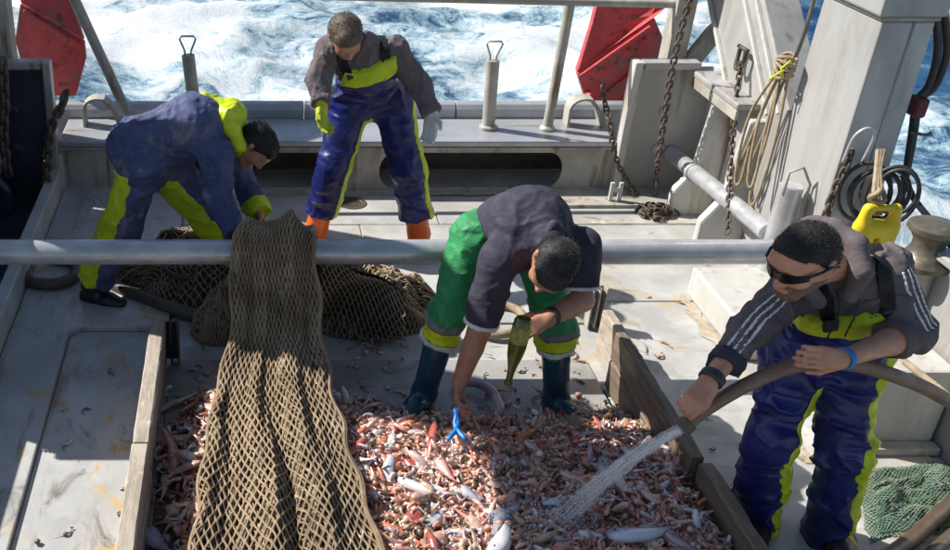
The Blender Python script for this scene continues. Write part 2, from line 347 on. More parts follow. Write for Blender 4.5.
# rail posts with loop handles, standing in sockets on the bench
def pin_post(base, top, label, r=.045):
    t = thing('pin_post', base, label, 'post', 'loop handled posts on the stern bench')
    b = Vector(base); tp = Vector(top); mb = MB(); mb.tube([b, tp], r, 16); mb.build('tube', MT['tan'], t, True, 40)
    mb = MB(); mb.lathe(b, [(r+.02, 0), (r+.02, .018), (r+.003, .03)], 18); mb.build('socket', MT['plate'], t, True, 40)
    w = .055; h = .13
    pts = [tp+V(-.02, 0, -.01), tp+V(-.022, 0, .03), tp+V(-w, 0, h-.02), tp+V(-w+.015, 0, h), tp+V(w-.015, 0, h), tp+V(w, 0, h-.02), tp+V(.022, 0, .03), tp+V(.02, 0, -.01)]
    mb = MB(); mb.tube(pts, .007, 8); mb.build('loop_handle', MT['plate'], t, True)
b = D(488, 129, 6.72); b.z = BZ+.002; pin_post(b, D(493, 60, 6.72), 'upright pipe post with loop handle on the bench right of the standing man')
b = D(197, 129, 6.72); b.z = BZ+.002; pin_post(b, D(188, 55, 6.72), 'leaning pipe post with loop handle behind the crouching man\'s back')
# stern rail frame
rf = thing('rail_frame', (CL, 6.7, BZ), 'thin grey pipe frame over the stern with an upright and top pipe', 'rail')
mb = MB(); mb.tube([V(2.16, 6.7, BZ+.002), D(571, -2, 6.7)], .035, 14); mb.build('upright', MT['tan'], rf, True, 40)
mb = MB(); mb.lathe((2.16, 6.7, BZ+.002), [(.055, 0), (.055, .015), (.04, .03)], 16); mb.build('socket', MT['plate'], rf, True, 40)
mb = MB(); pa, pb = D(318, -4, 6.66), D(664, 4, 6.66); pd = (pa-pb)/(pa.x-pb.x); mb.tube([pb+pd*(-1.56-pb.x), pa, pb+pd*(2.87-pb.x)], .026, 12); mb.build('top_pipe', MT['tan'], rf, True, 40)
mb = MB(); mb.tube([D(136, 132, 6.7), D(72, -6, 6.7), D(40, -80, 6.7)], .036, 14)
mb.build('stay_pipe', MT['tan'], None, True, 40, label='slanting brown pipe stay rising from the bench at the upper left', cat='pipe')
# arched chocks at both ends of the bench
def chock(cx, label):
    c = V(cx, 6.80, BZ+.002); n = 12; out = []; inn = []
    for i in range(n+1):
        a = math.pi*.5*i/n; out.append((-.10+.0+.11*(1-math.cos(a)) if False else -.11*math.cos(a), .12+.09*math.sin(a))); inn.append((-.09*math.cos(a), .12+.072*math.sin(a)))
    out = [(-.11, 0)]+out+[(.05, .205), (.12, .12), (.16, 0)]; inn = [(-.09, 0)]+inn+[(.04, .185), (.10, .11), (.14, 0)]
    m = MB(); vs = []; N = len(out)
    for y in (-.06, .06): vs += [c+V(x, y, z) for x, z in out]+[c+V(x, y, z) for x, z in inn]
    fs = []
    for i in range(N-1):
        fs += [(i, i+1, N+i+1, N+i), (2*N+i, 3*N+i, 3*N+i+1, 2*N+i+1), (i, 2*N+i, 2*N+i+1, i+1), (N+i, N+i+1, 3*N+i+1, 3*N+i)]
    m.add(vs, fs); return m.build('arched_chock', MT['tan'], None, label=label, cat='chock', bevel=.004)
chock(2.42, 'arched steel chock on the bench beside the right red trawl door')
chock(-1.02, 'arched grey chock on the bench at the foot of the slanting stay')
# ================================================================ bulwarks and gantry, the same both sides of the ship
def side(sg):
    R = sg > 0; wd = 'right' if R else 'left'
    def bx(m, lo, hi, bev=0):
        a, b = sx(lo[0], sg), sx(hi[0], sg); return m.box((min(a, b), lo[1], lo[2]), (max(a, b), hi[1], hi[2]), bev)
    t = thing('bulwark', (sx(3.15, sg), 5.2, 0), ('pale grey steel bulwark with recessed corner and flanged cap on the right side' if R else 'steel bulwark on the left side with shade painted dark into its recessed corner'), 'bulwark')
    m = MB(); bx(m, (2.642, 6.49, 0), (3.14, 6.515, .90)); m.build('recess_panel', MT['plate'] if R else MT['shade_dark_plate'], t)
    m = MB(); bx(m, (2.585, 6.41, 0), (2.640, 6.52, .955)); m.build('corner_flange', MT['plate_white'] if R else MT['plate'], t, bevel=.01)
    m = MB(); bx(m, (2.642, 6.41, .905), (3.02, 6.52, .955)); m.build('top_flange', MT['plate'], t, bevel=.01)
    m = MB(); bx(m, (3.15, 4.95, 0), (3.175, 6.52, .86)); bx(m, (3.15, 4.0, 0), (3.175, 4.948, .52)); m.build('side_plate', MT['plate_white'] if R else MT['shade_dark_plate'], t)
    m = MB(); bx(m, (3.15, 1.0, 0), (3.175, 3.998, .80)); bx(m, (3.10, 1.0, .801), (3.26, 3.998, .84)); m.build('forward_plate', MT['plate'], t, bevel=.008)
    m = MB(); bx(m, (2.97, 5.74, .865), (3.30, 6.405, .905)); m.build('cap_rail', MT['plate'], t, bevel=.01)
    m = MB(); bx(m, (2.972, 5.74, .80), (2.992, 6.405, .864)); m.build('cap_lip', MT['tan'], t, bevel=.003)
    for k in range(2):                                            # round inspection covers on the recess panel
        m = MB(); c = V(sx(2.88, sg), 6.489, .32+.28*k); m.lathe(c, [(.045, 0), (.045, .012), (.03, .018)], 18, axis=(0, -1, 0)); m.build('bolted_cover', MT['plate'] if R else MT['shade_dark_plate'], t, True, 40)
    for y in (6.08, 5.62):                                        # gussets
        m = MB(); pts = [V(sx(3.149, sg), y, .0), V(sx(2.86, sg), y, 0), V(sx(2.86, sg), y, .18), V(sx(2.97, sg), y, .34), V(sx(3.01, sg), y, .84), V(sx(3.149, sg), y, .84)]
        m.prism(pts, (0, .07, 0)); m.build('gusset', MT['plate_white'] if R else MT['shade_dark_plate'], t, bevel=.02)
    # post behind the corner and its brace
    m = MB(); bx(m, (2.86, 6.60, .3), (2.99, 6.75, 3.6)); m.build('corner_post', MT['tan'], t, bevel=.01)
    m = MB(); a, b = V(sx(3.02, sg), 6.62, .88), V(sx(3.62, sg), 6.75, 1.75); ax = (b-a).normalized(); m.obox((a+b)/2, ax, V(0, 1, 0), ax.cross(V(0, 1, 0)), (b-a).length/2, .045, .05, .006); m.build('corner_brace', MT['tan'], t)
    # pipe rail along the bulwark
    pr = thing('pipe_rail', (sx(2.97, sg), 5.0, 0), ('grey pipe rail running along the right bulwark to a stub post' if R else 'pipe rail running along the left bulwark'), 'rail')
    m = MB(); m.tube([V(sx(2.97, sg), 6.47, .30), V(sx(2.97, sg), 5.06, .385)], .052, 18); m.build('pipe', MT['pipe'], pr, True, 40)
    m = MB(); m.tube([V(sx(2.97, sg), 6.10, .318), V(sx(2.97, sg), 6.07, .320)], .060, 18); m.build('pipe_collar', MT['plate'], pr, True, 40)
    m = MB(); m.tube([V(sx(2.99, sg), 5.0, 0), V(sx(2.99, sg), 5.0, .70)], .062, 18); m.build('stub_post', MT['pipe'], pr, True, 40)
    m = MB(); c = V(sx(2.99, sg), 5.0, .70); m.tube([c+V(-.05, -.03, -.04), c+V(-.05, -.03, .09), c+V(.02, -.03, .12), c+V(.08, -.03, .02), c+V(.08, -.03, -.14)], .008, 8); m.build('loop_handle', MT['tan'], pr, True)
    # gantry: box column with seam and an aft-raking leg
    g = thing('gantry', (sx(3.25, sg), 5.1, 0), ('big grey steel gantry column with raking plate leg behind the hooded man' if R else 'big steel gantry column on the left side of the stern'), 'gantry')
    m = MB(); lo = [(3.08, 4.80), (3.37, 4.80), (3.37, 5.40), (3.08, 5.40)]; hi = [(3.10, 4.83), (3.36, 4.83), (3.36, 5.38), (3.10, 5.38)]
    vs = [V(sx(x, sg), y, 0) for x, y in lo]+[V(sx(x, sg), y, 1.64) for x, y in hi]; fs = [(0, 1, 5, 4), (1, 2, 6, 5), (2, 3, 7, 6), (3, 0, 4, 7), (3, 2, 1, 0), (4, 5, 6, 7)]
    m.add(vs, fs if R else [q[::-1] for q in fs]); m.build('column', MT['alu'], g, bevel=.012)
    m = MB(); bx(m, (3.085, 4.815, 1.641), (3.375, 5.395, 1.665)); m.build('weld_seam', MT['tan'], g, bevel=.01)
    m = MB(); bx(m, (3.06, 4.80, 1.666), (3.39, 5.41, 3.45)); m.build('upper_column', MT['alu'], g, bevel=.012)
    for zz in np.linspace(.1, 1.6, 2): pass
    m = MB(); m.tube([V(sx(3.25, sg), 4.800, .05), V(sx(3.255, sg), 4.828, 1.64)], .006, 6); m.build('weld_bead', MT['alu'], g, True)
    m = MB(); bx(m, (3.077, 4.96, .10), (3.0795, 5.17, .62)); m.build('access_plate', MT['alu'], g, bevel=.001)
    q = [V(sx(3.11, sg), y, z) for y, z in ((5.41, .05), (5.95, .35), (5.96, .62), (6.98, 1.46), (8.45, 2.75), (7.55, 2.75), (6.013, 1.46), (5.41, .95))]
    m = MB(); m.prism(q, (sg*.22, 0, 0)); m.build('raking_leg', MT['alu'], g, bevel=.01)
    for y0, z0, y1, z1 in ((6.0, .72, 7.45, 1.95), (5.62, .88, 7.05, 2.15), (5.50, .93, 6.80, 2.10)):
        a, b = V(sx(3.098, sg), y0, z0), V(sx(3.098, sg), y1, z1); ax = (b-a).normalized(); m = MB(); m.obox((a+b)/2, ax, V(1, 0, 0), ax.cross(V(1, 0, 0)), (b-a).length/2, .012, .012, .003); m.build('stiffener', MT['plate_white'] if R else MT['plate'], g)
    return g
gR = side(1); gL = side(-1)
mb = MB(); mb.box((-1.82, 1.2, .001), (-1.34, 6.48, .006)); mb.build('deck_plate', MT['shade_dark_plate'], deck)  # side deck takes the same painted-in shade colour
# added unseen on the port side to cast shadow: box, plate and a locker below
mb = MB(); mb.box((-2.12, 2.9, 3.32), (-1.74, 4.795, 5.0)); mb.build('sun_block_box', MT['alu'], gL, bevel=.02)  # unseen box added to shade the right of the catch
mb = MB(); mb.box((-1.735, 5.42, .90), (-1.705, 5.80, 2.15)); mb.build('sun_block_plate', MT['alu'], gL, bevel=.01)  # unseen plate added to widen the gantry shadow over the net
lk = thing('sun_blocker', (-1.8, 4.4, 0), 'unseen tall steel locker against the left bulwark', 'blocker')  # unseen box added to throw shade on the left deck
mb = MB(); mb.box((-2.08, 4.08, .0), (-1.62, 4.27, 1.25), .02); mb.box((-2.08, 4.43, .0), (-1.62, 5.2, 1.25), .02); mb.box((-2.05, 4.28, .0), (-1.66, 4.42, .5)); mb.box((-2.05, 4.28, .72), (-1.66, 4.42, 1.24)); mb.build('body', MT['plate'], lk)
mb = MB(); mb.box((-2.10, 4.06, 1.252), (-1.60, 5.22, 1.29), .01); mb.build('lid', MT['plate'], lk)
# ================================================================ people: one continuous surface per body, clothes as shells of their own
def vnoise3(p, seed=0):
    i = np.floor(p).astype(np.int64); f = p-i; f = f*f*(3-2*f); out = 0
    for a in (0, 1):
        for b in (0, 1):
            for c in (0, 1):
                n = ((i[:, 0]+a)*374761393+(i[:, 1]+b)*668265263+(i[:, 2]+c)*2147483647+seed*97531) & 0xffffffff
                n = ((n ^ (n >> 13))*1274126177) & 0xffffffff; h = ((n ^ (n >> 16)) & 0xffff)/65535.0
                out = out+h*(f[:, 0] if a else 1-f[:, 0])*(f[:, 1] if b else 1-f[:, 1])*(f[:, 2] if c else 1-f[:, 2])
    return out
A3 = lambda p: np.array(p, dtype=np.float64)
def unit(v): v = A3(v); return v/np.linalg.norm(v)
class Grid:
    def __init__(s, lo, hi, res):
        s.res = res; s.lo = A3(lo); s.n = [int(math.ceil((hi[i]-lo[i])/res))+1 for i in range(3)]
        s.ax = [s.lo[i]+res*np.arange(s.n[i]) for i in range(3)]
    def field(s): return np.full(s.n, .12, dtype=np.float32)
    def sub(s, lo, hi):
        sl = []
        for i in range(3):
            a = max(0, int((lo[i]-s.lo[i])/s.res)); b = min(s.n[i], int((hi[i]-s.lo[i])/s.res)+2); sl.append(slice(a, max(a, b)))
        return tuple(sl)
    def cone(s, f, a, b, ra, rb=None, k=.03, n=None, flat=1.0, neg=False):
        a = A3(a); b = A3(b); rb = ra if rb is None else rb; m = max(ra, rb)+.1
        sl = s.sub(np.minimum(a, b)-m, np.maximum(a, b)+m)
        if any(q.stop <= q.start for q in sl): return f
        d = [s.ax[0][sl[0]][:, None, None]-a[0], s.ax[1][sl[1]][None, :, None]-a[1], s.ax[2][sl[2]][None, None, :]-a[2]]
        ba = b-a
        if n is not None:
            n = unit(n); pn = (d[0]*n[0]+d[1]*n[1]+d[2]*n[2])*(flat-1); d = [d[i]+n[i]*pn for i in range(3)]; ba = ba+n*(ba.dot(n)*(flat-1))
        L = ba.dot(ba)
        if L < 1e-10: t = 0.0
        else: t = np.clip((d[0]*ba[0]+d[1]*ba[1]+d[2]*ba[2])/L, 0, 1)
        g = np.sqrt((d[0]-t*ba[0])**2+(d[1]-t*ba[1])**2+(d[2]-t*ba[2])**2)-(ra+(rb-ra)*t)
        o = f[sl]
        if neg:
            h = np.maximum(k-np.abs(-g-o), 0)/k; f[sl] = np.maximum(o, -g)+h*h*k*.25
        else:
            h = np.maximum(k-np.abs(g-o), 0)/k; f[sl] = np.minimum(o, g)-h*h*k*.25
        return f
    def band(s, f, w):
        I = np.argwhere(np.abs(f) < w); return I, s.lo+I*s.res
    def wrinkle(s, f, amp, scale, seed=0, stretch=(1, 1, 1), axis=None):
        I, p = s.band(f, .03+amp)
        q = p*A3(stretch)*scale; wq = q+.55*np.stack([vnoise3(q*.8+7, seed+1), vnoise3(q*.8+17, seed+2), vnoise3(q*.8+27, seed+3)], -1)*2
        r = 1-np.abs(2*vnoise3(wq, seed+4)-1); r2 = 1-np.abs(2*vnoise3(wq*2.3+3, seed+5)-1)
        f[I[:, 0], I[:, 1], I[:, 2]] -= (amp*(r**3-.25)+amp*.5*(r2**3-.25)).astype(np.float32); return f
    def region(s, f, fn, w=.03):
        """positive outside; fn(points) -> signed distance of a region on the band near the surface"""
        g = np.full(s.n, .12, dtype=np.float32); I, p = s.band(f, w); g[I[:, 0], I[:, 1], I[:, 2]] = fn(p); return g
    def surf(s, f):
        f = f.copy(); f[0] = f[-1] = .1; f[:, 0] = f[:, -1] = .1; f[:, :, 0] = f[:, :, -1] = .1
        ins = f < 0; c = np.zeros([n-1 for n in s.n], dtype=np.uint8)
        for a in (0, 1):
            for b in (0, 1):
                for d in (0, 1): c += ins[a:s.n[0]-1+a, b:s.n[1]-1+b, d:s.n[2]-1+d]
        act = np.argwhere((c > 0) & (c < 8)); N = len(act)
        if N == 0: return np.zeros((0, 3)), np.zeros((0, 4), int)
        idx = np.full(c.shape, -1, dtype=np.int64); idx[act[:, 0], act[:, 1], act[:, 2]] = np.arange(N)
        acc = np.zeros((N, 3)); cnt = np.zeros(N)
        cs = [(a, b, d) for a in (0, 1) for b in (0, 1) for d in (0, 1)]
        for u in cs:
            for ax in range(3):
                if u[ax]: continue
                v = list(u); v[ax] = 1
                fa = f[act[:, 0]+u[0], act[:, 1]+u[1], act[:, 2]+u[2]]; fb = f[act[:, 0]+v[0], act[:, 1]+v[1], act[:, 2]+v[2]]
                cr = (fa < 0) != (fb < 0); t = np.where(cr, fa/np.where(cr, fa-fb, 1), 0)
                p = np.tile(A3(u), (N, 1)); p[:, ax] += t; acc[cr] += p[cr]; cnt[cr] += 1
        vs = s.lo+(act+acc/cnt[:, None])*s.res
        fs = []
        for ax in range(3):
            o = [(1, 2), (2, 0), (0, 1)][ax]
            A = [slice(None)]*3; B = [slice(None)]*3; A[ax] = slice(0, -1); B[ax] = slice(1, None)
            e = np.argwhere(ins[tuple(A)] != ins[tuple(B)])
            e = e[(e[:, o[0]] > 0) & (e[:, o[1]] > 0) & (e[:, o[0]] < s.n[o[0]]-1) & (e[:, o[1]] < s.n[o[1]]-1)]
            q = []
            for da, db in ((-1, -1), (0, -1), (0, 0), (-1, 0)):
                r = e.copy(); r[:, o[0]] += da; r[:, o[1]] += db; q.append(idx[r[:, 0], r[:, 1], r[:, 2]])
            q = np.stack(q, -1); fl = ~ins[e[:, 0], e[:, 1], e[:, 2]]; q[fl] = q[fl][:, ::-1]; fs.append(q)
        return vs, np.concatenate(fs)
    def build(s, f, name, m, parent=None, relax=1, **k):
        v, q = s.surf(f)
        for _ in range(relax):
            acc = np.zeros_like(v); cnt = np.zeros(len(v))
            for i in range(4):
                np.add.at(acc, q[:, i], v[q[:, (i+1) % 4]]+v[q[:, i-1]]); np.add.at(cnt, q[:, i], 2)
            v = v*.5+.5*acc/np.maximum(cnt, 1)[:, None]
        return mesh_obj(name, v, q, m, parent, True, **k)
def shell(f, reg, off, depth=.012): return np.maximum(np.maximum(f-off, reg), -(f+depth))
def cloth(name, col, col2=None, rough=.7, wet=None, scale=14, spec=.3, stain=None, crease=.20, cs=6):
    """woven or coated cloth: tone, dirt, a web of sharp creases and a fine weave"""
    k = NT(name); c = k.coord('Object'); base = k.mix(k.ramp(k.noise(c, scale, 7, .65), .35, .65), col, col2 or tuple(x*.72 for x in col)); r = k.ramp(k.noise(c, scale*2, 5), .3, .7, max(0, rough-.12), min(1, rough+.1))
    for st in (wet, stain):
        if st: base = k.mix(k.ramp(k.noise(c, st[1], 9, .7, .4), st[2], st[3]), base, st[0])
    k.l(base, k.b.inputs['Base Color']); k.l(r, k.b.inputs['Roughness']); k.b.inputs['Specular IOR Level'].default_value = spec
    r1 = k.math('ABSOLUTE', k.math('SUBTRACT', k.noise(c, cs, 3, .5, 1.6), .5)); r2 = k.math('ABSOLUTE', k.math('SUBTRACT', k.noise(k.coord('Object', (1, 1, 2.2)), cs*2.1, 3, .5, 1.2), .5))
    h = k.math('ADD', k.math('MULTIPLY', k.math('MINIMUM', r1, .16), 3.2), k.math('ADD', k.math('MULTIPLY', k.math('MINIMUM', r2, .14), 1.6), k.math('MULTIPLY', k.noise(c, 320, 3), .10))); k.bump(h, crease, .022); return k.m
MT['skin'] = mat('weathered_skin', (.50, .25, .155), (.43, .20, .125), 22, .45, 0, .12, 260, ((.52, .20, .13), 12, .55, .8, .42), sub=.12, spec=.45)
MT['skin_dark'] = mat('tanned_skin', (.42, .205, .13), (.35, .16, .10), 22, .45, 0, .12, 260, ((.46, .17, .11), 12, .55, .8, .42), sub=.12, spec=.45)
MT['stubble'] = mat('dark_stubble', (.19, .105, .075), (.12, .068, .05), 160, .55, 0, .4, 500)
MT['lips'] = mat('lips', (.40, .13, .10), rough=.4, bump=.1)
MT['hair_black'] = mat('black_hair', (.010, .008, .007), (.016, .013, .012), 60, .55, 0, .3, 420, spec=.3)
MT['hair_brown'] = mat('greying_brown_hair', (.085, .055, .035), (.14, .105, .08), 50, .5, 0, .6, 420)
MT['hair_grey'] = mat('greying_black_hair', (.016, .014, .013), (.05, .047, .045), 14, .6, 0, .3, 420, spec=.3)
MT['blue_oil'] = cloth('navy_oilskin', (.011, .017, .135), (.008, .011, .080), .36, ((.045, .042, .09), 7, .62, .80, .6), spec=.45, scale=9, crease=.14, cs=4.2)
MT['lime'] = cloth('lime_oilskin', (.56, .66, .015), (.47, .56, .012), .42, ((.34, .36, .08), 8, .60, .78, .6), spec=.4, cs=4.5)
MT['blue_work'] = cloth('faded_blue_workwear', (.075, .09, .19), (.05, .06, .13), .75, ((.24, .22, .24), 5, .52, .72, .85), scale=7)
MT['grey_knit'] = cloth('grey_brown_sweatshirt', (.150, .120, .125), (.118, .094, .10), .85, scale=20)
MT['hood'] = cloth('mauve_grey_hoodie', (.128, .105, .108), (.10, .082, .085), .85, scale=16)
MT['navy_tee'] = cloth('dark_navy_polo', (.046, .042, .064), (.034, .031, .048), .8, scale=10, crease=.15)
MT['green'] = cloth('green_work_trousers', (.035, .26, .09), (.026, .19, .065), .6, ((.10, .20, .10), 7, .60, .8, .7), scale=9)
MT['grey_cloth'] = cloth('grey_reinforcement', (.20, .19, .18), None, .8)
MT['reflect'] = cloth('reflective_band', (.62, .60, .52), None, .5)
MT['boot_blue'] = mat('teal_rubber_boot', (.015, .065, .10), (.011, .045, .07), 8, .3, 0, .06, 40, ((.16, .15, .13), 9, .58, .8, .6))
MT['boot_orange'] = mat('orange_rubber_boot', (.80, .16, .015), (.66, .11, .01), 7, .38, 0, .06, 40)
MT['boot_black'] = mat('black_rubber_boot', (.014, .014, .018), (.02, .02, .024), 8, .35, 0, .1, 40)
MT['sole'] = mat('tan_boot_sole', (.42, .22, .04), (.3, .16, .04), 9, .6)
MT['glove_y'] = cloth('lime_glove', (.50, .58, .05), None, .7)
MT['glove_w'] = cloth('white_glove', (.66, .66, .62), (.5, .5, .47), .7)
MT['white_cloth'] = cloth('white_trim', (.68, .66, .66), (.6, .58, .58), .75)
MT['blackstrap'] = cloth('black_webbing', (.012, .012, .014), None, .6)
MT['gloss'] = mat('dark_glossy_lens', (.006, .006, .007), rough=.08, bump=0, spec=.6)
MT['blue_plastic'] = mat('bright_blue_plastic', (.02, .19, .52), (.015, .15, .45), 20, .4, 0, .05)

class Head:
    def __init__(s, c, fwd, up, sc=1.0):
        s.c = A3(c); s.f = unit(fwd); u = A3(up); s.u = unit(u-s.f*u.dot(s.f)); s.r = np.cross(s.f, s.u); s.sc = sc
    def w(s, f, r, u): return s.c+(s.f*f+s.r*r+s.u*u)*s.sc
    def loc(s, p): d = (p-s.c)/s.sc; return d@s.f, d@s.r, d@s.u
    def cranium(s, g, F):
        k = s.sc
        g.cone(F, s.w(-.028, 0, .028), s.w(.022, 0, .036), .080*k, .070*k, .03)
        g.cone(F, s.w(-.03, 0, -.01), s.w(-.03, 0, .0), .066*k, .066*k, .03); return F
    def skin(s, g, F, neck):
        k = s.sc; w = s.w
        g.cone(F, neck, w(-.025, 0, -.06), .056*k, .056*k, .03); s.cranium(g, F)
        g.cone(F, w(.03, 0, .0), w(.056, 0, -.082), .060*k, .030*k, .03)               # face to chin
        for q in (-1, 1):
            g.cone(F, w(-.005, q*.048, -.045), w(.052, q*.018, -.092), .024*k, .018*k, .03)  # jaw
            g.cone(F, w(.062, q*.038, -.018), w(.058, q*.040, -.024), .022*k, .022*k, .03)   # cheekbone
            g.cone(F, w(-.012, q*.074, -.026), w(-.020, q*.082, .014), .010*k, .017*k, .008, n=s.r, flat=2.0)  # ear
        g.cone(F, w(.074, -.034, .026), w(.074, .034, .026), .016*k, .016*k, .02)         # brow
        for q in (-1, 1): g.cone(F, w(.101, q*.031, .004), w(.101, q*.034, .004), .013*k, .013*k, .012, neg=True)
        g.cone(F, w(.086, 0, .016), w(.106, 0, -.026), .009*k, .0125*k, .012)             # nose
        for q in (-1, 1): g.cone(F, w(.094, q*.011, -.031), w(.092, q*.012, -.031), .0085*k, None, .008)
        g.cone(F, w(.083, -.018, -.060), w(.083, .018, -.060), .010*k, None, .010)        # mouth
        g.cone(F, w(.095, -.016, -.0585), w(.095, .016, -.0585), .0028*k, None, .004, neg=True)
        return F
def hand(g, F, wr, d, n, s, curls=(.5, .6, .4), L=1.0, spread=.012, thumb=(.8, .5, .35), kr=1.0):
    d = unit(d); n = A3(n); n = unit(n-d*n.dot(d)); l = np.cross(d, n)*s; wr = A3(wr)
    for o in (.027, .009, -.009, -.027): g.cone(F, wr+l*o*.6, wr+d*.082*L+l*o, .0155*L*kr, .0125*L*kr, .014)
    for j, o in enumerate((.029, .0097, -.0097, -.028)):
        p = wr+d*.082*L+l*o*L; ang = 0; sc = (.95, 1.05, 1.0, .8)[j]*L; rr = .0092*kr*L
        for m in range(3):
            ang += curls[m]*(1+.06*(j-1.5)); v = d*math.cos(ang)+n*math.sin(ang)+l*(spread*(1.5-j)*.8)
            q = p+unit(v)*(.043, .029, .022)[m]*sc; g.cone(F, p, q, rr, rr*.9, .006); p = q; rr *= .92
    p = wr+d*.022*L+l*.026*L+n*.008; v = unit(l*thumb[0]+d*thumb[1]+n*thumb[2]); q = p+v*.046*L; g.cone(F, p, q, .0155*L, .0115*L, .014)
    v2 = unit(v*.8+d*.55+n*thumb[2]*1.2-l*.25); q2 = q+v2*.034*L; g.cone(F, q, q2, .0115*L, .0092*L, .006)
    return F
def strands(o, n, length, rad, seed=1, lean=None):
    """short hair strands grown out of the hair shell, joined into the hair itself"""
    me = o.data; nv = len(me.vertices); co = np.empty(nv*3); no = np.empty(nv*3); me.vertices.foreach_get('co', co); me.vertices.foreach_get('normal', no)
    co = co.reshape(-1, 3); no = no.reshape(-1, 3); r = np.random.default_rng(seed); i = r.integers(0, nv, n)
    b = co[i]+r.normal(0, .0025, (n, 3)); dr = no[i]*.45+r.normal(0, .16, (n, 3))
    if lean is not None: dr = dr+A3(lean)
    dr /= np.linalg.norm(dr, axis=1)[:, None]; sd = np.cross(dr, r.normal(0, 1, (n, 3))); sd /= np.linalg.norm(sd, axis=1)[:, None]
    ln = length*r.uniform(.6, 1.3, (n, 1)); p0 = b-sd*rad; p1 = b+sd*rad; p2 = b+dr*ln
    vs = np.stack([p0, p1, p2], 1).reshape(-1, 3); V0 = np.concatenate([co, vs])
    fs = [tuple(p.vertices) for p in me.polygons]+[(nv+3*k, nv+3*k+1, nv+3*k+2) for k in range(n)]
    m2 = bpy.data.meshes.new(me.name); m2.from_pydata(V0.tolist(), [], fs); m2.update()
    for mm in me.materials: m2.materials.append(mm)
    m2.polygons.foreach_set('use_smooth', [True]*len(m2.polygons)); o.data = m2
def seg_near(p, segs):
    """nearest axis point among segments: returns distance, radial vector, index, t"""
    best = None
    for i, (a, b) in enumerate(segs):
        a = A3(a); b = A3(b); ba = b-a; t = np.clip(((p-a)@ba)/ba.dot(ba), 0, 1); v = p-a-t[:, None]*ba; d = np.linalg.norm(v, axis=1)
        if best is None: best = [d, v, np.full(len(p), i), t]
        else:
            m = d < best[0]; best[0] = np.where(m, d, best[0]); best[1][m] = v[m]; best[2][m] = i; best[3] = np.where(m, t, best[3])
    return best
def cut(g, F, a, b, t1, rad=.16):
    """end a sleeve or trouser leg squarely at t1 of the axis a-b"""
    a = A3(a); b = A3(b); ba = b-a; L = np.linalg.norm(ba); u = ba/L
    m = A3([rad+.12]*3); e = a+ba*t1; sl = g.sub(e-m, e+m)
    d = [g.ax[0][sl[0]][:, None, None]-a[0], g.ax[1][sl[1]][None, :, None]-a[1], g.ax[2][sl[2]][None, None, :]-a[2]]
    t = d[0]*u[0]+d[1]*u[1]+d[2]*u[2]; rr = np.sqrt((d[0]-t*u[0])**2+(d[1]-t*u[1])**2+(d[2]-t*u[2])**2)
    F[sl] = np.where(rr < rad, np.maximum(F[sl], t-t1*L), F[sl]); return F
def onto(g, F, p, it=12):
    """move a point onto the surface of a field"""
    p = A3(p)
    def s(q):
        i = np.clip(np.round((q-g.lo)/g.res).astype(int), 0, np.array(g.n)-1); return float(F[i[0], i[1], i[2]])
    e = g.res*1.5
    for _ in range(it):
        gr = A3([s(p+A3(v)*e)-s(p-A3(v)*e) for v in ((1, 0, 0), (0, 1, 0), (0, 0, 1))]); n = np.linalg.norm(gr)
        if n < 1e-6: break
        p = p-gr/n*s(p)*.8
    return p
def webbing(g, F, pts, half, name, m, parent, lift=.008, n=5):
    """a flat strap following the surface of a garment"""
    P = [A3(q) for q in spline([Vector(q) for q in pts], n)]; P = [onto(g, F, q) for q in P]; P = [(P[max(i-1, 0)]+P[i]*2+P[min(i+1, len(P)-1)])/4 for i in range(len(P))]
    mb = MB(); vs = []
    for i, q in enumerate(P):
        t = unit(P[min(i+1, len(P)-1)]-P[max(i-1, 0)]); qs = [onto(g, F, q+A3(v)*.02, 1) for v in ((1, 0, 0), (0, 1, 0), (0, 0, 1))]
        e = g.res*2
        def s(z): i_ = np.clip(np.round((z-g.lo)/g.res).astype(int), 0, np.array(g.n)-1); return float(F[i_[0], i_[1], i_[2]])
        nr = unit(A3([s(q+A3(v)*e)-s(q-A3(v)*e) for v in ((1, 0, 0), (0, 1, 0), (0, 0, 1))])+1e-9); sd = unit(np.cross(t, nr))
        vs += [q+sd*half+nr*lift, q-sd*half+nr*lift, q-sd*half-nr*.006, q+sd*half-nr*.006]
    k = len(P); fs = []
    for i in range(k-1): fs += [(i*4+j_, (i+1)*4+j_, (i+1)*4+(j_+1) % 4, i*4+(j_+1) % 4) for j_ in range(4)]
    fs += [(0, 1, 2, 3), ((k-1)*4+3, (k-1)*4+2, (k-1)*4+1, (k-1)*4)]
    mb.add(vs, fs); return mb.build(name, m, parent, True, 50)
def ringband(g, F, a, b, t0, t1, name, m, parent, off=.004):
    """a band of cloth round a limb between t0 and t1 of the axis a-b"""
    a = A3(a); b = A3(b); ba = b-a; L = np.linalg.norm(ba); u = ba/L
    def fn(p):
        t = (p-a)@u; v = p-a-t[:, None]*u; d = np.maximum(t0*L-t, t-t1*L); return np.maximum(d, np.linalg.norm(v, axis=1)-.15)
    return g.build(shell(F, g.region(F, fn), off), name, m, parent)
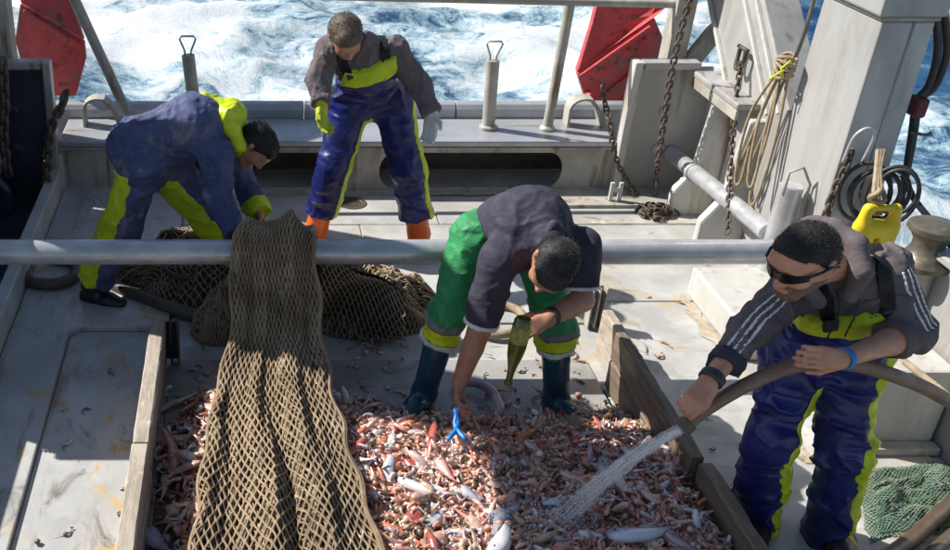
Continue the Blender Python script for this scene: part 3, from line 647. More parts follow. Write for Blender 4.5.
def boot(g, ank, toe, up, name, m, parent, shaft=None, r=.055, sole=None, L=.17):
    ank = A3(ank); toe = unit(toe); F = g.field(); up = unit(up)
    b = ank-A3((0, 0, 1))*(ank[2]-.05 if ank[2] < .3 else .08); top = ank+up*(shaft or .05)
    g.cone(F, top, ank, r*1.12, r*.95, .03); g.cone(F, ank, b, r*.95, r*.85, .03)
    g.cone(F, b-toe*.035, b+toe*L*.55+A3((0, 0, -.004)), .048, .048, .03, n=(0, 0, 1), flat=1.1)
    g.cone(F, b+toe*L*.55, b+toe*L+A3((0, 0, -.008)), .050, .042, .03, n=(0, 0, 1), flat=1.35)
    zf = b[2]-.043; F = np.maximum(F, (zf-g.ax[2])[None, None, :].astype(np.float32))
    g.wrinkle(F, .003, 16, 3)
    o = g.build(F, name, m, parent)
    if sole is not None:
        def fn(p): return p[:, 2]-(zf+.022)
        g.build(shell(F, g.region(F, fn), .006, .02), 'sole', sole, o)
    return o
def a(x, y, Y): return A3(D(x, y, Y))
def torso_frame(J):
    sp = unit(J['neck']-J['pelvis']); sh = unit(J['shL']-J['shR']); fr = np.cross(sh, sp)          # front of the chest (subject's left x up)
    return sp, sh, unit(fr)
def body_field(g, J, H, hands):
    F = g.field(); sp, sh, fr = torso_frame(J)
    g.cone(F, J['hipR'], J['hipL'], .085, .085, .05); g.cone(F, J['pelvis'], J['chest'], .095, .11, .06, n=fr, flat=1.25)
    g.cone(F, J['shR'], J['shL'], .055, .055, .06); g.cone(F, J['chest'], J['neck'], .10, .055, .05)
    for s in 'RL':
        g.cone(F, J['hip'+s], J['kn'+s], .07, .05, .04); g.cone(F, J['kn'+s], J['an'+s], .048, .038, .03)
        g.cone(F, J['sh'+s], J['el'+s], .050, .040, .03); e = J['el'+s]; w_ = J['wr'+s]
        g.cone(F, e, e+(w_-e)*.35, .041, .043, .03); g.cone(F, e+(w_-e)*.35, w_, .043, .027, .02)
    H.skin(g, F, J['neck'])
    for h in hands: hand(g, F, *h[0], **h[1])
    return F
def top_field(g, J, k=1.0, sleeves=(1.0, 1.0), hips=True):
    F = g.field(); sp, sh, fr = torso_frame(J)
    if hips: g.cone(F, J['hipR']+sp*.02, J['hipL']+sp*.02, .105*k, None, .05)
    g.cone(F, J['pelvis'], J['chest'], .125*k, .145*k, .06, n=fr, flat=1.2)
    g.cone(F, J['shR'], J['shL'], .072*k, None, .06); g.cone(F, J['chest'], J['neck'], .13*k, .07*k, .05)
    g.cone(F, J['chest']-sh*.07, J['chest']+sh*.07, .105*k, None, .06)
    for s, q in zip('RL', sleeves):
        if q == 0: continue
        e = J['el'+s]; w_ = J['wr'+s]; g.cone(F, J['sh'+s], e, .074*k, .064*k, .04)
        if q >= 1: g.cone(F, e, w_+(e-w_)*(q-1.0)*.8, .064*k, .050*k, .03); cut(g, F, e, w_, 2-q, .12)
    return F
def trousers_field(g, J, k=1.0, cuff=.0):
    F = g.field(); sp, sh, fr = torso_frame(J)
    g.cone(F, J['hipR'], J['hipL'], .118*k, None, .05); g.cone(F, J['pelvis']-sp*.03, J['pelvis']+sp*.12, .13*k, .135*k, .05, n=fr, flat=1.15)
    for s in 'RL':
        g.cone(F, J['hip'+s], J['kn'+s], .112*k, .090*k, .05)
        an = J['an'+s]; kn = J['kn'+s]; e = an+(kn-an)*cuff
        g.cone(F, kn, an+(kn-an)*(cuff-.1), .090*k, .092*k, .04); cut(g, F, kn, an, 1-cuff, .17)
    return F
def bib_overalls(g, J, k, top, cuff=-.12, off=.016, tk=.96):
    sp, sh, fr = torso_frame(J); c = J['chest']
    O = trousers_field(g, J, k, cuff); TT = top_field(g, J, tk, (0, 0))-off
    R = g.region(TT, lambda p: np.maximum(np.maximum((p-c)@sp-top, np.abs((p-c)@sh)-.14-.35*np.clip(-((p-c)@sp), 0, 1)), -((p-c)@fr)-.01-.35*np.clip(-((p-c)@sp)-.08, 0, 1)), .05)
    TT = np.maximum(TT, R); h = np.maximum(.03-np.abs(O-TT), 0)/.03
    return np.minimum(O, TT)-h*h*.0075
def bounds(J, H, m=.22):
    P = np.array([v for v in J.values()]+[H.c]); lo = P.min(0)-m; hi = P.max(0)+m; lo[2] = max(lo[2], -.02); return lo, hi
def outer_stripe(J, half, dirs=None, lean=0.0, ztop=.06):
    """band down the outer side of both legs"""
    sp, sh, fr = torso_frame(J)
    def fn(p):
        out = np.full(len(p), 1.0)
        for s, q in (('R', -1), ('L', 1)):
            d, v, i, t = seg_near(p, [(J['hip'+s], J['kn'+s]), (J['kn'+s], J['an'+s])]); ot = 'L' if s == 'R' else 'R'; d2 = seg_near(p, [(J['hip'+ot], J['kn'+ot]), (J['kn'+ot], J['an'+ot])])[0]; o = unit(sh*q+fr*lean) if dirs is None else unit(dirs[s])
            ax = unit(J['kn'+s]-J['hip'+s]); o = unit(o-ax*o.dot(ax)); b = np.cross(ax, o)
            x = v@o; y = v@b; r = np.where(x > 0, np.abs(y)-half, .1); out = np.minimum(out, np.where((d < .21) & (d < d2), np.maximum(r, p[:, 2]-J['hip'+s][2]-ztop), .1))
        return out
    return fn
def hair(g, H, m, parent, n, length, slope=.75, off=.0, seed=1, thick=.009, part_lean=None, bald=None):
    F = g.field(); H.cranium(g, F)
    def fn(p):
        f, r, u = H.loc(p); e = slope*f+.006+off; side = np.where(np.abs(r) > .055, .012*np.clip((f-.0)/.03, -1, 1), 0)
        d = (e+side-u)*.8
        if bald: d = np.maximum(d, bald[3]-np.sqrt((f-bald[0])**2+(r-bald[1])**2+(u-bald[2])**2))
        return d
    Fh = shell(F, g.region(F, fn, .04), thick, .02); o = g.build(Fh, 'hair', m, parent)
    strands(o, n, length, .0011, seed, -H.f*.55-H.u*.12 if part_lean is None else part_lean); return o
def local_grid(H, res=.004, m=.15): return Grid(H.c-m, H.c+m, res)
def mbuild(m, name, mt, parent, smooth=True, auto=45): return m.build(name, mt, parent, smooth, auto)
def ring(c, ax, r, tube, name, m, parent, seg=22, flat=None):
    ax = Vector(ax).normalized(); u = ax.orthogonal().normalized(); v = ax.cross(u); c = Vector(c)
    mb = MB()
    pts = [c+(u*math.cos(2*math.pi*i/seg)+v*math.sin(2*math.pi*i/seg))*r for i in range(seg)]
    for k in ((-1, 0, 1) if flat else (0,)): mb.tube([p+ax*(k*tube*1.1) for p in pts], tube, 8, closed=True)
    return mb.build(name, m, parent, True)
def strap(g, F, pts, half, name, m, parent, off=.007):
    """webbing laid on the garment along a polyline of points near its surface"""
    segs = [(pts[i], pts[i+1]) for i in range(len(pts)-1)]
    def fn(p): return seg_near(p, segs)[0]-half
    return g.build(shell(F, g.region(F, fn), off, .006), name, m, parent)

# ---------------------------------------------------------------- hooded man with the hose
def man_hose():
    J = dict(hipR=a(797, 352, 3.14), hipL=a(850, 352, 3.10), knR=a(770, 440, 3.02), knL=a(844, 450, 2.98), anR=a(757, 512, 3.12), anL=a(828, 530, 3.03),
             chest=a(843, 292, 3.02), neck=a(836, 262, 2.95), shR=a(800, 284, 3.00), shL=a(884, 268, 2.97), elR=a(752, 328, 2.86), elL=a(914, 333, 2.86), wrR=a(709, 382, 2.70), wrL=a(842, 359, 2.67))
    J['pelvis'] = (J['hipR']+J['hipL'])/2+A3((0, 0, .06))
    H = Head(a(802, 260, 2.78), (-.82, -.46, -.34), (-.30, -.22, .92), 1.05)
    lo, hi = bounds(J, H); g = Grid(lo, hi, .0048)
    hs = [((J['wrR'], a(690, 406, 2.64)-J['wrR'], (.45, .80, -.35), 1), dict(curls=(.65, 1.0, .7), thumb=(.3, .85, .5))),
          ((J['wrL'], a(806, 357, 2.64)-J['wrL'], (.0, .85, -.45), 1), dict(curls=(.45, .95, .7), thumb=(.45, .75, .4)))]
    F = body_field(g, J, H, hs)
    p = g.build(F, 'person', MT['skin'], None, label='man in a mauve-grey hoodie and sunglasses aiming a hose at the catch', cat='person')
    g2 = Grid(lo, hi, .0068); sp, sh, fr = torso_frame(J)
    T = top_field(g2, J, .94, (1.32, 1.70)); g2.wrinkle(T, .014, 11, 5, (1, 1, .8))
    nk = J['neck']                                          # hood lying open round the neck and on the back
    nk = nk*.68+H.w(-.03, 0, -.075)*.32
    hp = [nk+fr*.085-sp*.075+sh*.045, nk+fr*.05+sh*.085+sp*.0, nk-fr*.03+sh*.095+sp*.045, nk-fr*.10+sh*.055+sp*.05, nk-fr*.115-sh*.0+sp*.04]
    hp = hp+[2*(nk+0*fr)-2*0*nk if False else q-2*sh*((q-nk).dot(sh)) for q in hp[-2::-1]]
    for i in range(len(hp)-1): g2.cone(T, hp[i], hp[i+1], .026 if i in (0, len(hp)-2) else .034, .034 if i == 0 else (.026 if i == len(hp)-2 else .034), .018)
    g2.cone(T, nk-fr*.12-sp*.0, nk-fr*.15-sp*.12, .075, .035, .04)
    g2.cone(T, nk+fr*.07+sp*.03, nk+fr*.11-sp*.03, .034, .03, .015, neg=True)
    hd = g2.build(T, 'hoodie', MT['hood'], p)
    for s, q in (('R', 1.32), ('L', 1.70)):
        e, w_ = J['el'+s], J['wr'+s]; t1 = 1-(q-1); ringband(g2, T, e, w_, t1-.16, t1+.2, 'cuff', MT['navy_tee'] if s == 'R' else MT['hood'], hd, .005)
    for s in 'RL':                                          # three stripes down each sleeve
        e = J['el'+s]; s0 = J['sh'+s]; ax = unit(e-s0); q = -1 if s == 'R' else 1
        cdir = A3((0, 0, CAMH))-(s0+e)/2; o = unit(unit(cdir)+sh*q*(.75 if s == 'L' else .1)+A3((0, 0, .2))); o = unit(o-ax*o.dot(ax)); b = np.cross(ax, o)
        segs = [(s0, e)] if s == 'L' else [(s0, e), (e, e+(J['wrR']-e)*.62)]
        for k in (-1, 0, 1):
            def fn(pp, k=k):
                d, v, i, t = seg_near(pp, segs); x = v@o; y = v@b; r = np.abs(y-k*.021)-.0055
                ed = np.where((i == 0) & (t < .06), .05, 0)+np.where((i == len(segs)-1) & (t > .97), .05, 0)
                return np.where((x > 0) & (d < .12), r, .1)+ed
            g2.build(shell(T, g2.region(T, fn), .0035, .008), 'sleeve_stripe', MT['white_cloth'], hd)
    O = bib_overalls(g2, J, .93, .02, -.16); bt = J['chest']+sp*.01
    g2.wrinkle(O, .022, 5.2, 21, (1, 1, 1.7)); ov = g2.build(O, 'overalls', MT['blue_oil'], p)
    g2.build(shell(O, g2.region(O, outer_stripe(J, .045, dict(R=(.80, -.58, 0), L=(.70, -.71, 0)))), .004), 'side_panel', MT['lime'], ov, 4)
    g2.build(shell(O, g2.region(O, lambda pp: np.maximum(np.maximum((pp-J['chest'])@sp-.05, -.058-(pp-J['chest'])@sp), -(pp-J['chest'])@fr-.02)), .005), 'bib_band', MT['lime'], ov, 3)
    for q in (-1, 1):
        c = J['chest']; pts = [c+sh*q*.085+fr*.13-sp*.03, c+sh*q*.095+fr*.115+sp*.06, c+sh*q*.09+fr*.06+sp*.14, c+sh*q*.085-fr*.03+sp*.16]
        webbing(g2, T, pts, .021, 'shoulder_strap', MT['blackstrap'], ov, .013)
        m = MB(); c2 = Vector(c+sh*q*.09+fr*.142+sp*.03); m.obox(c2, Vector(sh), Vector(sp), Vector(fr), .024, .032, .010, .006); mbuild(m, 'buckle', MT['black'], ov, False)
    for k in (-1, 1):                                       # drawstrings
        c = Vector(J['neck']+fr*.09-sp*.04+sh*k*.028); m = MB(); m.tube(spline([c, c+Vector(fr)*.04-Vector(sp)*.05, c+Vector((.0, -.03, -.17))], 5), .0032, 6); m.build('drawstring', MT['black'], hd, True)
    for s, toe in (('R', (-.35, -.85, 0)), ('L', (.05, -1, 0))): boot(Grid(J['an'+s]-A3((.3, .35, .25)), J['an'+s]+A3((.3, .2, .2)), .007), J['an'+s], toe, (0, 0, 1), 'boot', MT['boot_black'], p)
    hg = local_grid(H); h = hair(hg, H, MT['hair_black'], p, 9000, .0055, .78, .004, 3, .004)
    # sunglasses: curved lens band with two temples
    sg = None
    for k in (0,):
        m = MB(); n = 13; vs = []
        for i in range(n):
            t = -1+2*i/(n-1); r = .072*t; f = .109-.046*abs(t)**2.2; hgt = .021*(1-.45*abs(t)**2)-(.007 if abs(t) < .12 else 0)
            for df in (0, -.004): vs += [H.w(f+df, r, .012+hgt*.75), H.w(f+df, r, .012-hgt)]
        fs = []
        for i in range(n-1):
            b0, b1 = i*4, (i+1)*4; fs += [(b0, b0+1, b1+1, b1), (b0+2, b1+2, b1+3, b0+3), (b0, b1, b1+2, b0+2), (b0+1, b0+3, b1+3, b1+1)]
        fs += [(0, 2, 3, 1), ((n-1)*4, (n-1)*4+1, (n-1)*4+3, (n-1)*4+2)]
        m.add(vs, fs); sg = m.build('sunglasses', MT['gloss'], p, True, 50)
    for q in (-1, 1):
        m = MB(); m.tube([Vector(H.w(.064, q*.071, .020)), Vector(H.w(.03, q*.084, .020)), Vector(H.w(-.028, q*.090, .014)), Vector(H.w(-.042, q*.088, -.004))], .005, 8); m.build('temple', MT['gloss'], sg, True)
    sb_ = Grid(H.c-.15, H.c+.15, .004); Fs = H.skin(sb_, sb_.field(), J['neck'])
    def jaw(pp):
        f, r, u = H.loc(pp); d = np.maximum(np.maximum(u+.034+.25*np.abs(r)*0, -.02-f), -.125-u); lip = .016-np.sqrt(((u+.059)*1.6)**2+(r*.62)**2); return np.maximum(d, np.where(f > .06, lip, -1))
    sb_.build(shell(Fs, sb_.region(Fs, jaw), .0012, .006), 'stubble', MT['stubble'], p)
    ring(J['wrR']+(J['elR']-J['wrR'])*.07, J['elR']-J['wrR'], .034, .008, 'wristwatch', MT['black'], p, flat=True)
    ring(J['wrL']+(J['elL']-J['wrL'])*.03, J['elL']-J['wrL'], .033, .005, 'wristband', MT['blue_plastic'], p, flat=True)
    return J, H
J4, H4 = man_hose()
# ---------------------------------------------------------------- man standing by the stern bench
def man_stern():
    J = dict(hipR=a(352, 100, 5.74), hipL=a(392, 100, 5.74), knR=a(335, 165, 5.60), knL=a(408, 168, 5.58), anR=a(316, 230, 5.66), anL=a(419, 234, 5.62),
             chest=a(366, 66, 5.58), neck=a(361, 42, 5.50), shR=a(330, 50, 5.52), shL=a(394, 50, 5.54), elR=a(318, 80, 5.44), elL=a(420, 86, 5.48), wrR=a(321, 102, 5.34), wrL=a(431, 112, 5.38))
    J['pelvis'] = (J['hipR']+J['hipL'])/2+A3((0, 0, .06))
    H = Head(a(346, 37, 5.40), (.18, -.62, -.76), (-.05, -.55, .55), 1.06)
    lo, hi = bounds(J, H); g = Grid(lo, hi, .0055); F = body_field(g, J, H, [])
    p = g.build(F, 'person', MT['skin'], None, label='man standing at the stern in blue bib overalls, grey sweater and orange boots', cat='person')
    g2 = Grid(lo, hi, .0075); sp, sh, fr = torso_frame(J)
    T = top_field(g2, J, .98, (1.0, 1.0)); g2.wrinkle(T, .012, 12, 31, (1, 1, .8)); sw = g2.build(T, 'sweater', MT['grey_knit'], p)
    for s in 'RL': ringband(g2, T, J['el'+s], J['wr'+s], .80, 1.15, 'cuff', MT['grey_knit'], sw, .006)
    O = bib_overalls(g2, J, 1.06, .10, .30, .028); g2.wrinkle(O, .015, 5.5, 41, (1, 1, 1.6)); ov = g2.build(O, 'overalls', MT['blue_oil'], p)
    g2.build(shell(O, g2.region(O, outer_stripe(J, .030, dict(R=(.88, -.45, 0), L=(.86, -.48, 0)))), .004), 'side_panel', MT['lime'], ov, 4)
    c = J['chest']
    g2.build(shell(O, g2.region(O, lambda pp: np.maximum(np.maximum((pp-c)@sp-.18, .02-(pp-c)@sp), -(pp-c)@fr-.02)), .005), 'bib_band', MT['lime'], ov, 3)
    for q in (-1, 1):
        pts = [c+sh*q*.10+fr*.145+sp*.02, c+sh*q*.115+fr*.12+sp*.09, c+sh*q*.125+fr*.03+sp*.15, c+sh*q*.11-fr*.05+sp*.13]
        webbing(g2, T, pts, .026, 'shoulder_strap', MT['blackstrap'], ov, .016)
        m = MB(); c2 = Vector(onto(g2, T, c+sh*q*.105+fr*.150+sp*.05)+fr*.02); m.obox(c2, Vector(sh), Vector(sp), Vector(fr), .022, .034, .010, .006); mbuild(m, 'buckle', MT['black'], ov, False)
    for s, toe in (('R', (-.25, -1, 0)), ('L', (.15, -1, 0))): boot(Grid(J['an'+s]-A3((.3, .35, .25)), J['an'+s]+A3((.3, .2, .36)), .008), J['an'+s], toe, unit(J['kn'+s]-J['an'+s]), 'boot', MT['boot_orange'], p, .22, .070, MT['boot_black'])
    for s, d, mt, cu in (('R', (.05, -.15, -1), 'glove_y', (.35, .5, .4)), ('L', (.05, -.1, -1), 'glove_w', (.35, .5, .4))):
        gg = Grid(J['wr'+s]-A3((.14, .14, .26)), J['wr'+s]+A3((.14, .14, .12)), .005); Fg = gg.field()
        hand(gg, Fg, J['wr'+s], d, (-.2 if s == 'L' else .4, -.3, 0), 1 if s == 'R' else -1, curls=cu, kr=1.3, L=1.1); gg.cone(Fg, J['wr'+s]+unit(J['el'+s]-J['wr'+s])*.03, J['wr'+s]+unit(d)*.02, .036, .034, .02)
        gg.build(Fg, 'glove', MT[mt], p)
    hair(local_grid(H, .0045), H, MT['hair_brown'], p, 6000, .010, .74, .0, 5, .006); return J, H
J2, H2 = man_stern()
# ---------------------------------------------------------------- man bending over the net by the bar
def man_net():
    J = dict(hipR=a(142, 165, 4.86), hipL=a(160, 158, 5.06), knR=a(122, 226, 4.86), knL=a(207, 214, 5.08), anR=a(92, 286, 4.92), anL=a(243, 262, 5.05),
             chest=a(196, 124, 4.97), neck=a(232, 136, 4.96), shR=a(216, 152, 4.83), shL=a(226, 138, 5.10), elR=a(218, 202, 4.78), elL=a(244, 184, 5.10), wrR=a(236, 232, 4.66), wrL=a(258, 212, 4.92))
    J['pelvis'] = (J['hipR']+J['hipL'])/2+A3((.02, 0, .10))
    H = Head(a(256, 146, 4.93), (.36, -.22, -.9), (.92, -.25, .36), 1.04)
    lo, hi = bounds(J, H); g = Grid(lo, hi, .0058)
    hs = [((J['wrR'], (.5, -.35, -.75), (.3, .6, -.4), 1), dict(curls=(.4, .5, .4))), ((J['wrL'], (.4, -.5, -.75), (-.3, -.5, -.5), -1), dict(curls=(.4, .5, .4)))]
    F = body_field(g, J, H, hs)
    p = g.build(F, 'person', MT['skin_dark'], None, label='man in blue work jacket with lime hood bending over the net behind the bar', cat='person')
    g2 = Grid(lo, hi, .0075); sp, sh, fr = torso_frame(J)
    O = trousers_field(g2, J, 1.06, .13); g2.wrinkle(O, .020, 5.5, 51, (1, 1, 1.5)); ov = g2.build(O, 'work_trousers', MT['blue_work'], p)
    g2.build(shell(O, g2.region(O, outer_stripe(J, .085, dict(R=(-.85, -.50, .1), L=(-.55, -.80, 0)), ztop=-.02)), .005), 'side_panel', MT['lime'], ov, 4)
    T = top_field(g2, J, 1.10, (1.05, 1.0)); g2.cone(T, J['pelvis']-sp*.07, J['chest'], .172, .175, .05, n=fr, flat=1.12)
    g2.wrinkle(T, .018, 8.5, 61, (1, 1, 1)); jk = g2.build(T, 'work_jacket', MT['blue_work'], p)
    ringband(g2, T, J['elL'], J['wrL'], .72, 1.2, 'cuff', MT['lime'], jk, .008); ringband(g2, T, J['elR'], J['wrR'], .80, 1.15, 'cuff', MT['blue_work'], jk, .006)
    n = J['neck']; gh = Grid(n-.26, n+.26, .0065); Fh = gh.field()                       # lime hood standing up round the neck
    hp = [n+fr*.09+sp*.05, n+sh*-.085+fr*.03+sp*.045, n+sh*-.09-fr*.07+sp*.02, n-fr*.135+sp*.0, n+sh*.09-fr*.07+sp*.02, n+sh*.085+fr*.03+sp*.045, n+fr*.09+sp*.05]
    for i in range(len(hp)-1): gh.cone(Fh, hp[i], hp[i+1], .038, .038, .02)
    gh.cone(Fh, n-fr*.11-sp*.0, n-fr*.19-sp*.12, .085, .05, .04); gh.cone(Fh, n-fr*.135-sh*.08, n-fr*.135+sh*.08, .045, None, .03)
    gh.cone(Fh, n+fr*.02-sp*.01, n+fr*.02+sp*.10, .050, .06, .015, neg=True); gh.wrinkle(Fh, .010, 14, 71); gh.build(Fh, 'hood', MT['lime'], jk)
    for s, toe in (('R', (.9, -.35, 0)), ('L', (.9, -.3, 0))): boot(Grid(J['an'+s]-A3((.3, .3, .28)), J['an'+s]+A3((.35, .25, .22)), .008), J['an'+s], toe, (0, 0, 1), 'boot', MT['boot_black'], p, .06, .055, MT['sole'])
    hair(local_grid(H, .0045), H, MT['hair_black'], p, 6000, .010, .72, -.004, 6, .007, None, (-.055, -.03, .095, .03)); return J, H
J1, H1 = man_net()
# ---------------------------------------------------------------- man sorting the catch
def man_sort():
    J = dict(hipR=a(474, 236, 4.10), hipL=a(532, 240, 4.12), knR=a(446, 318, 3.93), knL=a(556, 326, 3.92), anR=a(424, 392, 3.96), anL=a(556, 398, 3.92),
             chest=a(528, 222, 3.92), neck=a(550, 240, 3.74), shR=a(500, 258, 3.76), shL=a(582, 246, 3.84), elR=a(480, 328, 3.72), elL=a(582, 300, 3.74), wrR=a(459, 384, 3.70), wrL=a(549, 318, 3.60))
    J['pelvis'] = (J['hipR']+J['hipL'])/2+A3((0, 0, .08))
    H = Head(a(553, 266, 3.61), (-.42, -.30, -.86), (.06, -.80, .50), 1.08)
    lo, hi = bounds(J, H); g = Grid(lo, hi, .0048)
    hs = [((J['wrR'], a(455, 412, 3.58)-J['wrR'], (.8, .1, .2), -1), dict(curls=(.35, .75, .5), thumb=(.35, .9, .5))),
          ((J['wrL'], a(524, 332, 3.55)-J['wrL'], (-.35, .55, -.6), -1), dict(curls=(.6, .95, .6), thumb=(.5, .7, .55)))]
    F = body_field(g, J, H, hs)
    for s in 'RL': g.cone(F, J['el'+s], J['wr'+s], .050, .031, .02)
    p = g.build(F, 'person', MT['skin_dark'], None, label='man in navy polo and green trousers bending to sort the catch with blue boots', cat='person')
    g2 = Grid(lo, hi, .0068); sp, sh, fr = torso_frame(J)
    O = trousers_field(g2, J, .88, .70); g2.wrinkle(O, .018, 6.5, 81, (1, 1, 1.6)); tr = g2.build(O, 'green_trousers', MT['green'], p)
    for s in 'RL':
        ringband(g2, O, J['kn'+s], J['an'+s], -.02, .08, 'knee_patch', MT['grey_cloth'], tr, .004)
        ringband(g2, O, J['kn'+s], J['an'+s], .085, .24, 'lime_band', MT['lime'], tr, .005)
        ringband(g2, O, J['kn'+s], J['an'+s], .245, .31, 'reflective_band', MT['reflect'], tr, .005)
    # short sleeved polo: sleeves stop above the elbow
    T = top_field(g2, J, 1.0, (0, 0), False); g2.cone(T, J['pelvis']-sp*.0, J['chest'], .135, .165, .05, n=fr, flat=1.12)
    for s, q in (('R', .95), ('L', .80)): g2.cone(T, J['sh'+s], J['sh'+s]+(J['el'+s]-J['sh'+s])*q, .078, .074, .04); cut(g2, T, J['sh'+s], J['el'+s], q, .14)
    g2.wrinkle(T, .011, 9.5, 91); pl = g2.build(T, 'polo_shirt', MT['navy_tee'], p)
    for s, q in (('R', .95), ('L', .80)): ringband(g2, T, J['sh'+s], J['el'+s], q-.055, q+.3, 'sleeve_trim', MT['white_cloth'], pl, .005)
    n = J['neck']; gn = Grid(n-.16, n+.16, .006); Fn = gn.field(); hp = [n+fr*.05+sp*.03, n-sh*.062+sp*.035, n-fr*.07+sp*.03, n+sh*.062+sp*.035, n+fr*.05+sp*.03]
    for i in range(4): gn.cone(Fn, hp[i], hp[i+1], .020, None, .015)
    gn.build(Fn, 'collar', MT['navy_tee'], pl)
    for s, toe in (('R', (-.55, -.85, 0)), ('L', (.35, -.95, 0))): boot(Grid(J['an'+s]-A3((.3, .35, .25)), J['an'+s]+A3((.3, .25, .48)), .007), J['an'+s], toe, unit(J['kn'+s]-J['an'+s]), 'boot', MT['boot_blue'], p, .30, .060)
    ring(J['wrL']+(J['elL']-J['wrL'])*.08, J['elL']-J['wrL'], .035, .007, 'wristwatch', MT['black'], p, flat=True)
    hair(local_grid(H), H, MT['hair_grey'], p, 8000, .008, .74, .0, 7, .005); return J, H
J3, H3 = man_sort()
# ================================================================ bar across the deck, pound boards
bar = thing('cross_bar', (CL, 4.35, 0), 'long thick grey pipe bar running across the whole deck', 'bar')
mb = MB(); mb.tube([V(x, 4.35, .632) for x in np.linspace(-1.80, 3.02, 12)], .062, 28); mb.build('pipe', MT['pipe'], bar, True, 40)
for x in (-1.76, 2.97):
    mb = MB(); mb.box((x-.05, 4.30, 0), (x+.05, 4.40, .565)); mb.box((x-.09, 4.26, 0), (x+.09, 4.44, .015)); mb.build('support_post', MT['pipe'], bar, bevel=.008)
MT['deck_wet'] = mat('wet_deck', (.36, .345, .32), (.22, .21, .20), 2.6, .16, 0, .08, 30, (OCHRE, 2.6, .54, .68, .25), ((.10, .085, .075), 5, .58, .78, .1), rvar=.1)
mb = MB(); mb.box((-.365, 1.2, .001), (1.785, 4.33, .012)); mb.build('deck_plate', MT['deck_wet'], deck, bevel=.003)
# white stepped plinths on the starboard side
pl = thing('plinth', (2.85, 4.4, 0), 'white steel plinth stepping up along the right bulwark behind the hooded man', 'plinth')
mb = MB(); mb.box((2.57, 4.32, .011), (3.06, 5.02, .19)); mb.build('low_step', MT['plate_white'], pl, bevel=.015)
mb = MB(); mb.box((2.72, 3.62, .011), (3.14, 4.315, .42)); mb.build('high_step', MT['plate_white'], pl, bevel=.015)
mb = MB(); mb.box((2.70, 3.55, .011), (3.14, 3.615, .05)); mb.build('foot_ledge', MT['tan'], pl, bevel=.008)
def planks(name, x, y0, y1, h, n, m, label, th=.045, jit=.004, parent_label=None):
    t = thing(name, (x, (y0+y1)/2, .013), label, 'board', 'pound boards round the catch'); z = .013; hh = (h-.013)/n
    for i in range(n):
        # a plank with a slightly worn, wavy top edge
        N = 14; vs = []; fs = []; r = random.Random(hash((round(x, 2), i, round(y0, 2))) % 1000)
        dx = r.uniform(-jit, jit); 
        for k in range(N+1):
            y = y0+(y1-y0)*k/N; wv = r.uniform(-.004, .004) if 0 < k < N else -.006; b = .006
            for px, pz in ((x-th/2, z+.002), (x+th/2, z+.002), (x+th/2, z+hh-.004-b+wv), (x+th/2-b, z+hh-.004+wv), (x-th/2+b, z+hh-.004+wv), (x-th/2, z+hh-.004-b+wv)): vs.append((px+dx+r.uniform(-.0015, .0015), y, pz))
        for k in range(N): fs += [(k*6+q, k*6+(q+1) % 6, (k+1)*6+(q+1) % 6, (k+1)*6+q) for q in range(6)]
        fs += [tuple(range(6))[::-1], tuple(N*6+q for q in range(6))]
        mb = MB(); mb.add(vs, [q[::-1] for q in fs]); mb.build('plank', m, t); z += hh
    return t
planks('pound_board', -.42, 3.30, 4.30, .30, 2, MT['wood_pale'], 'pale worn board edging the catch on the left, far length by the bar', .07)
planks('pound_board', -.42, 1.9, 3.29, .30, 2, MT['wood_pale'], 'pale worn board edging the catch on the left, near length', .07)
planks('pound_board', 1.885, 3.95, 4.42, .27, 1, MT['wood_pale'], 'short pale board at the far right end of the catch by the bar', .05)
planks('pound_board', 1.835, 3.16, 4.10, .335, 2, MT['wood'], 'dark wet two-plank board on the right of the catch below the hose nozzle', .05)
planks('pound_board', 1.85, 1.9, 3.13, .33, 2, MT['wood'], 'dark wide board on the right of the catch beside the hooded man\'s boot', .055)
sb = thing('slot_bracket', (1.82, 3.14, .013), 'dark steel slot bracket joining the right-hand catch boards', 'bracket')
for dy in (-.035, .03):
    mb = MB(); mb.box((1.76, 3.13+dy, .013), (1.805, 3.145+dy, .24)); mb.build('cheek', MT['chain'], sb, bevel=.003)
mb = MB(); mb.box((1.762, 3.111, .013), (1.772, 3.159, .235)); mb.build('web', MT['chain'], sb)
for k in range(4):
    mb = MB(); mb.lathe((1.760, 3.135, .05+.05*k), [(.009, 0), (.009, .008), (.005, .011)], 10, axis=(-1, 0, 0)); mb.build('bolt', MT['pipe'], sb, True)
for p0, lb, m in ((G(592, 328), 'pale steel channel bracket at the far right corner of the catch', 'tan'), (V(-.36, 4.29, .012), 'dark channel bracket at the end of the left board', 'chain')):
    t = thing('channel_bracket', p0, lb, 'bracket'); 
    for i, (dx, w) in enumerate(((-.035, .008), (.0, .008), (.035, .008))):
        mb = MB(); mb.box((p0.x+dx-w/2, p0.y-.03, p0.z+.012), (p0.x+dx+w/2, p0.y+.03, .26)); mb.build('fin', MT[m], t, bevel=.002)
    mb = MB(); mb.box((p0.x-.04, p0.y+.031, p0.z+.012), (p0.x+.04, p0.y+.04, .25)); mb.build('back', MT[m], t, bevel=.002)
c = D(615, 196, 6.26); t = thing('fork_clip', (c.x, c.y, .036), 'small white two-pronged clip standing in front of the bench', 'clip')
for dx in (-.03, .03): mb = MB(); mb.box((c.x+dx-.013, c.y-.012, .036), (c.x+dx+.013, c.y+.012, .17)); mb.build('prong', MT['plate_white'], t, bevel=.004)
mb = MB(); mb.box((c.x-.016, c.y-.008, .10), (c.x+.016, c.y+.008, .13)); mb.build('bridge', MT['plate_white'], t, bevel=.003)
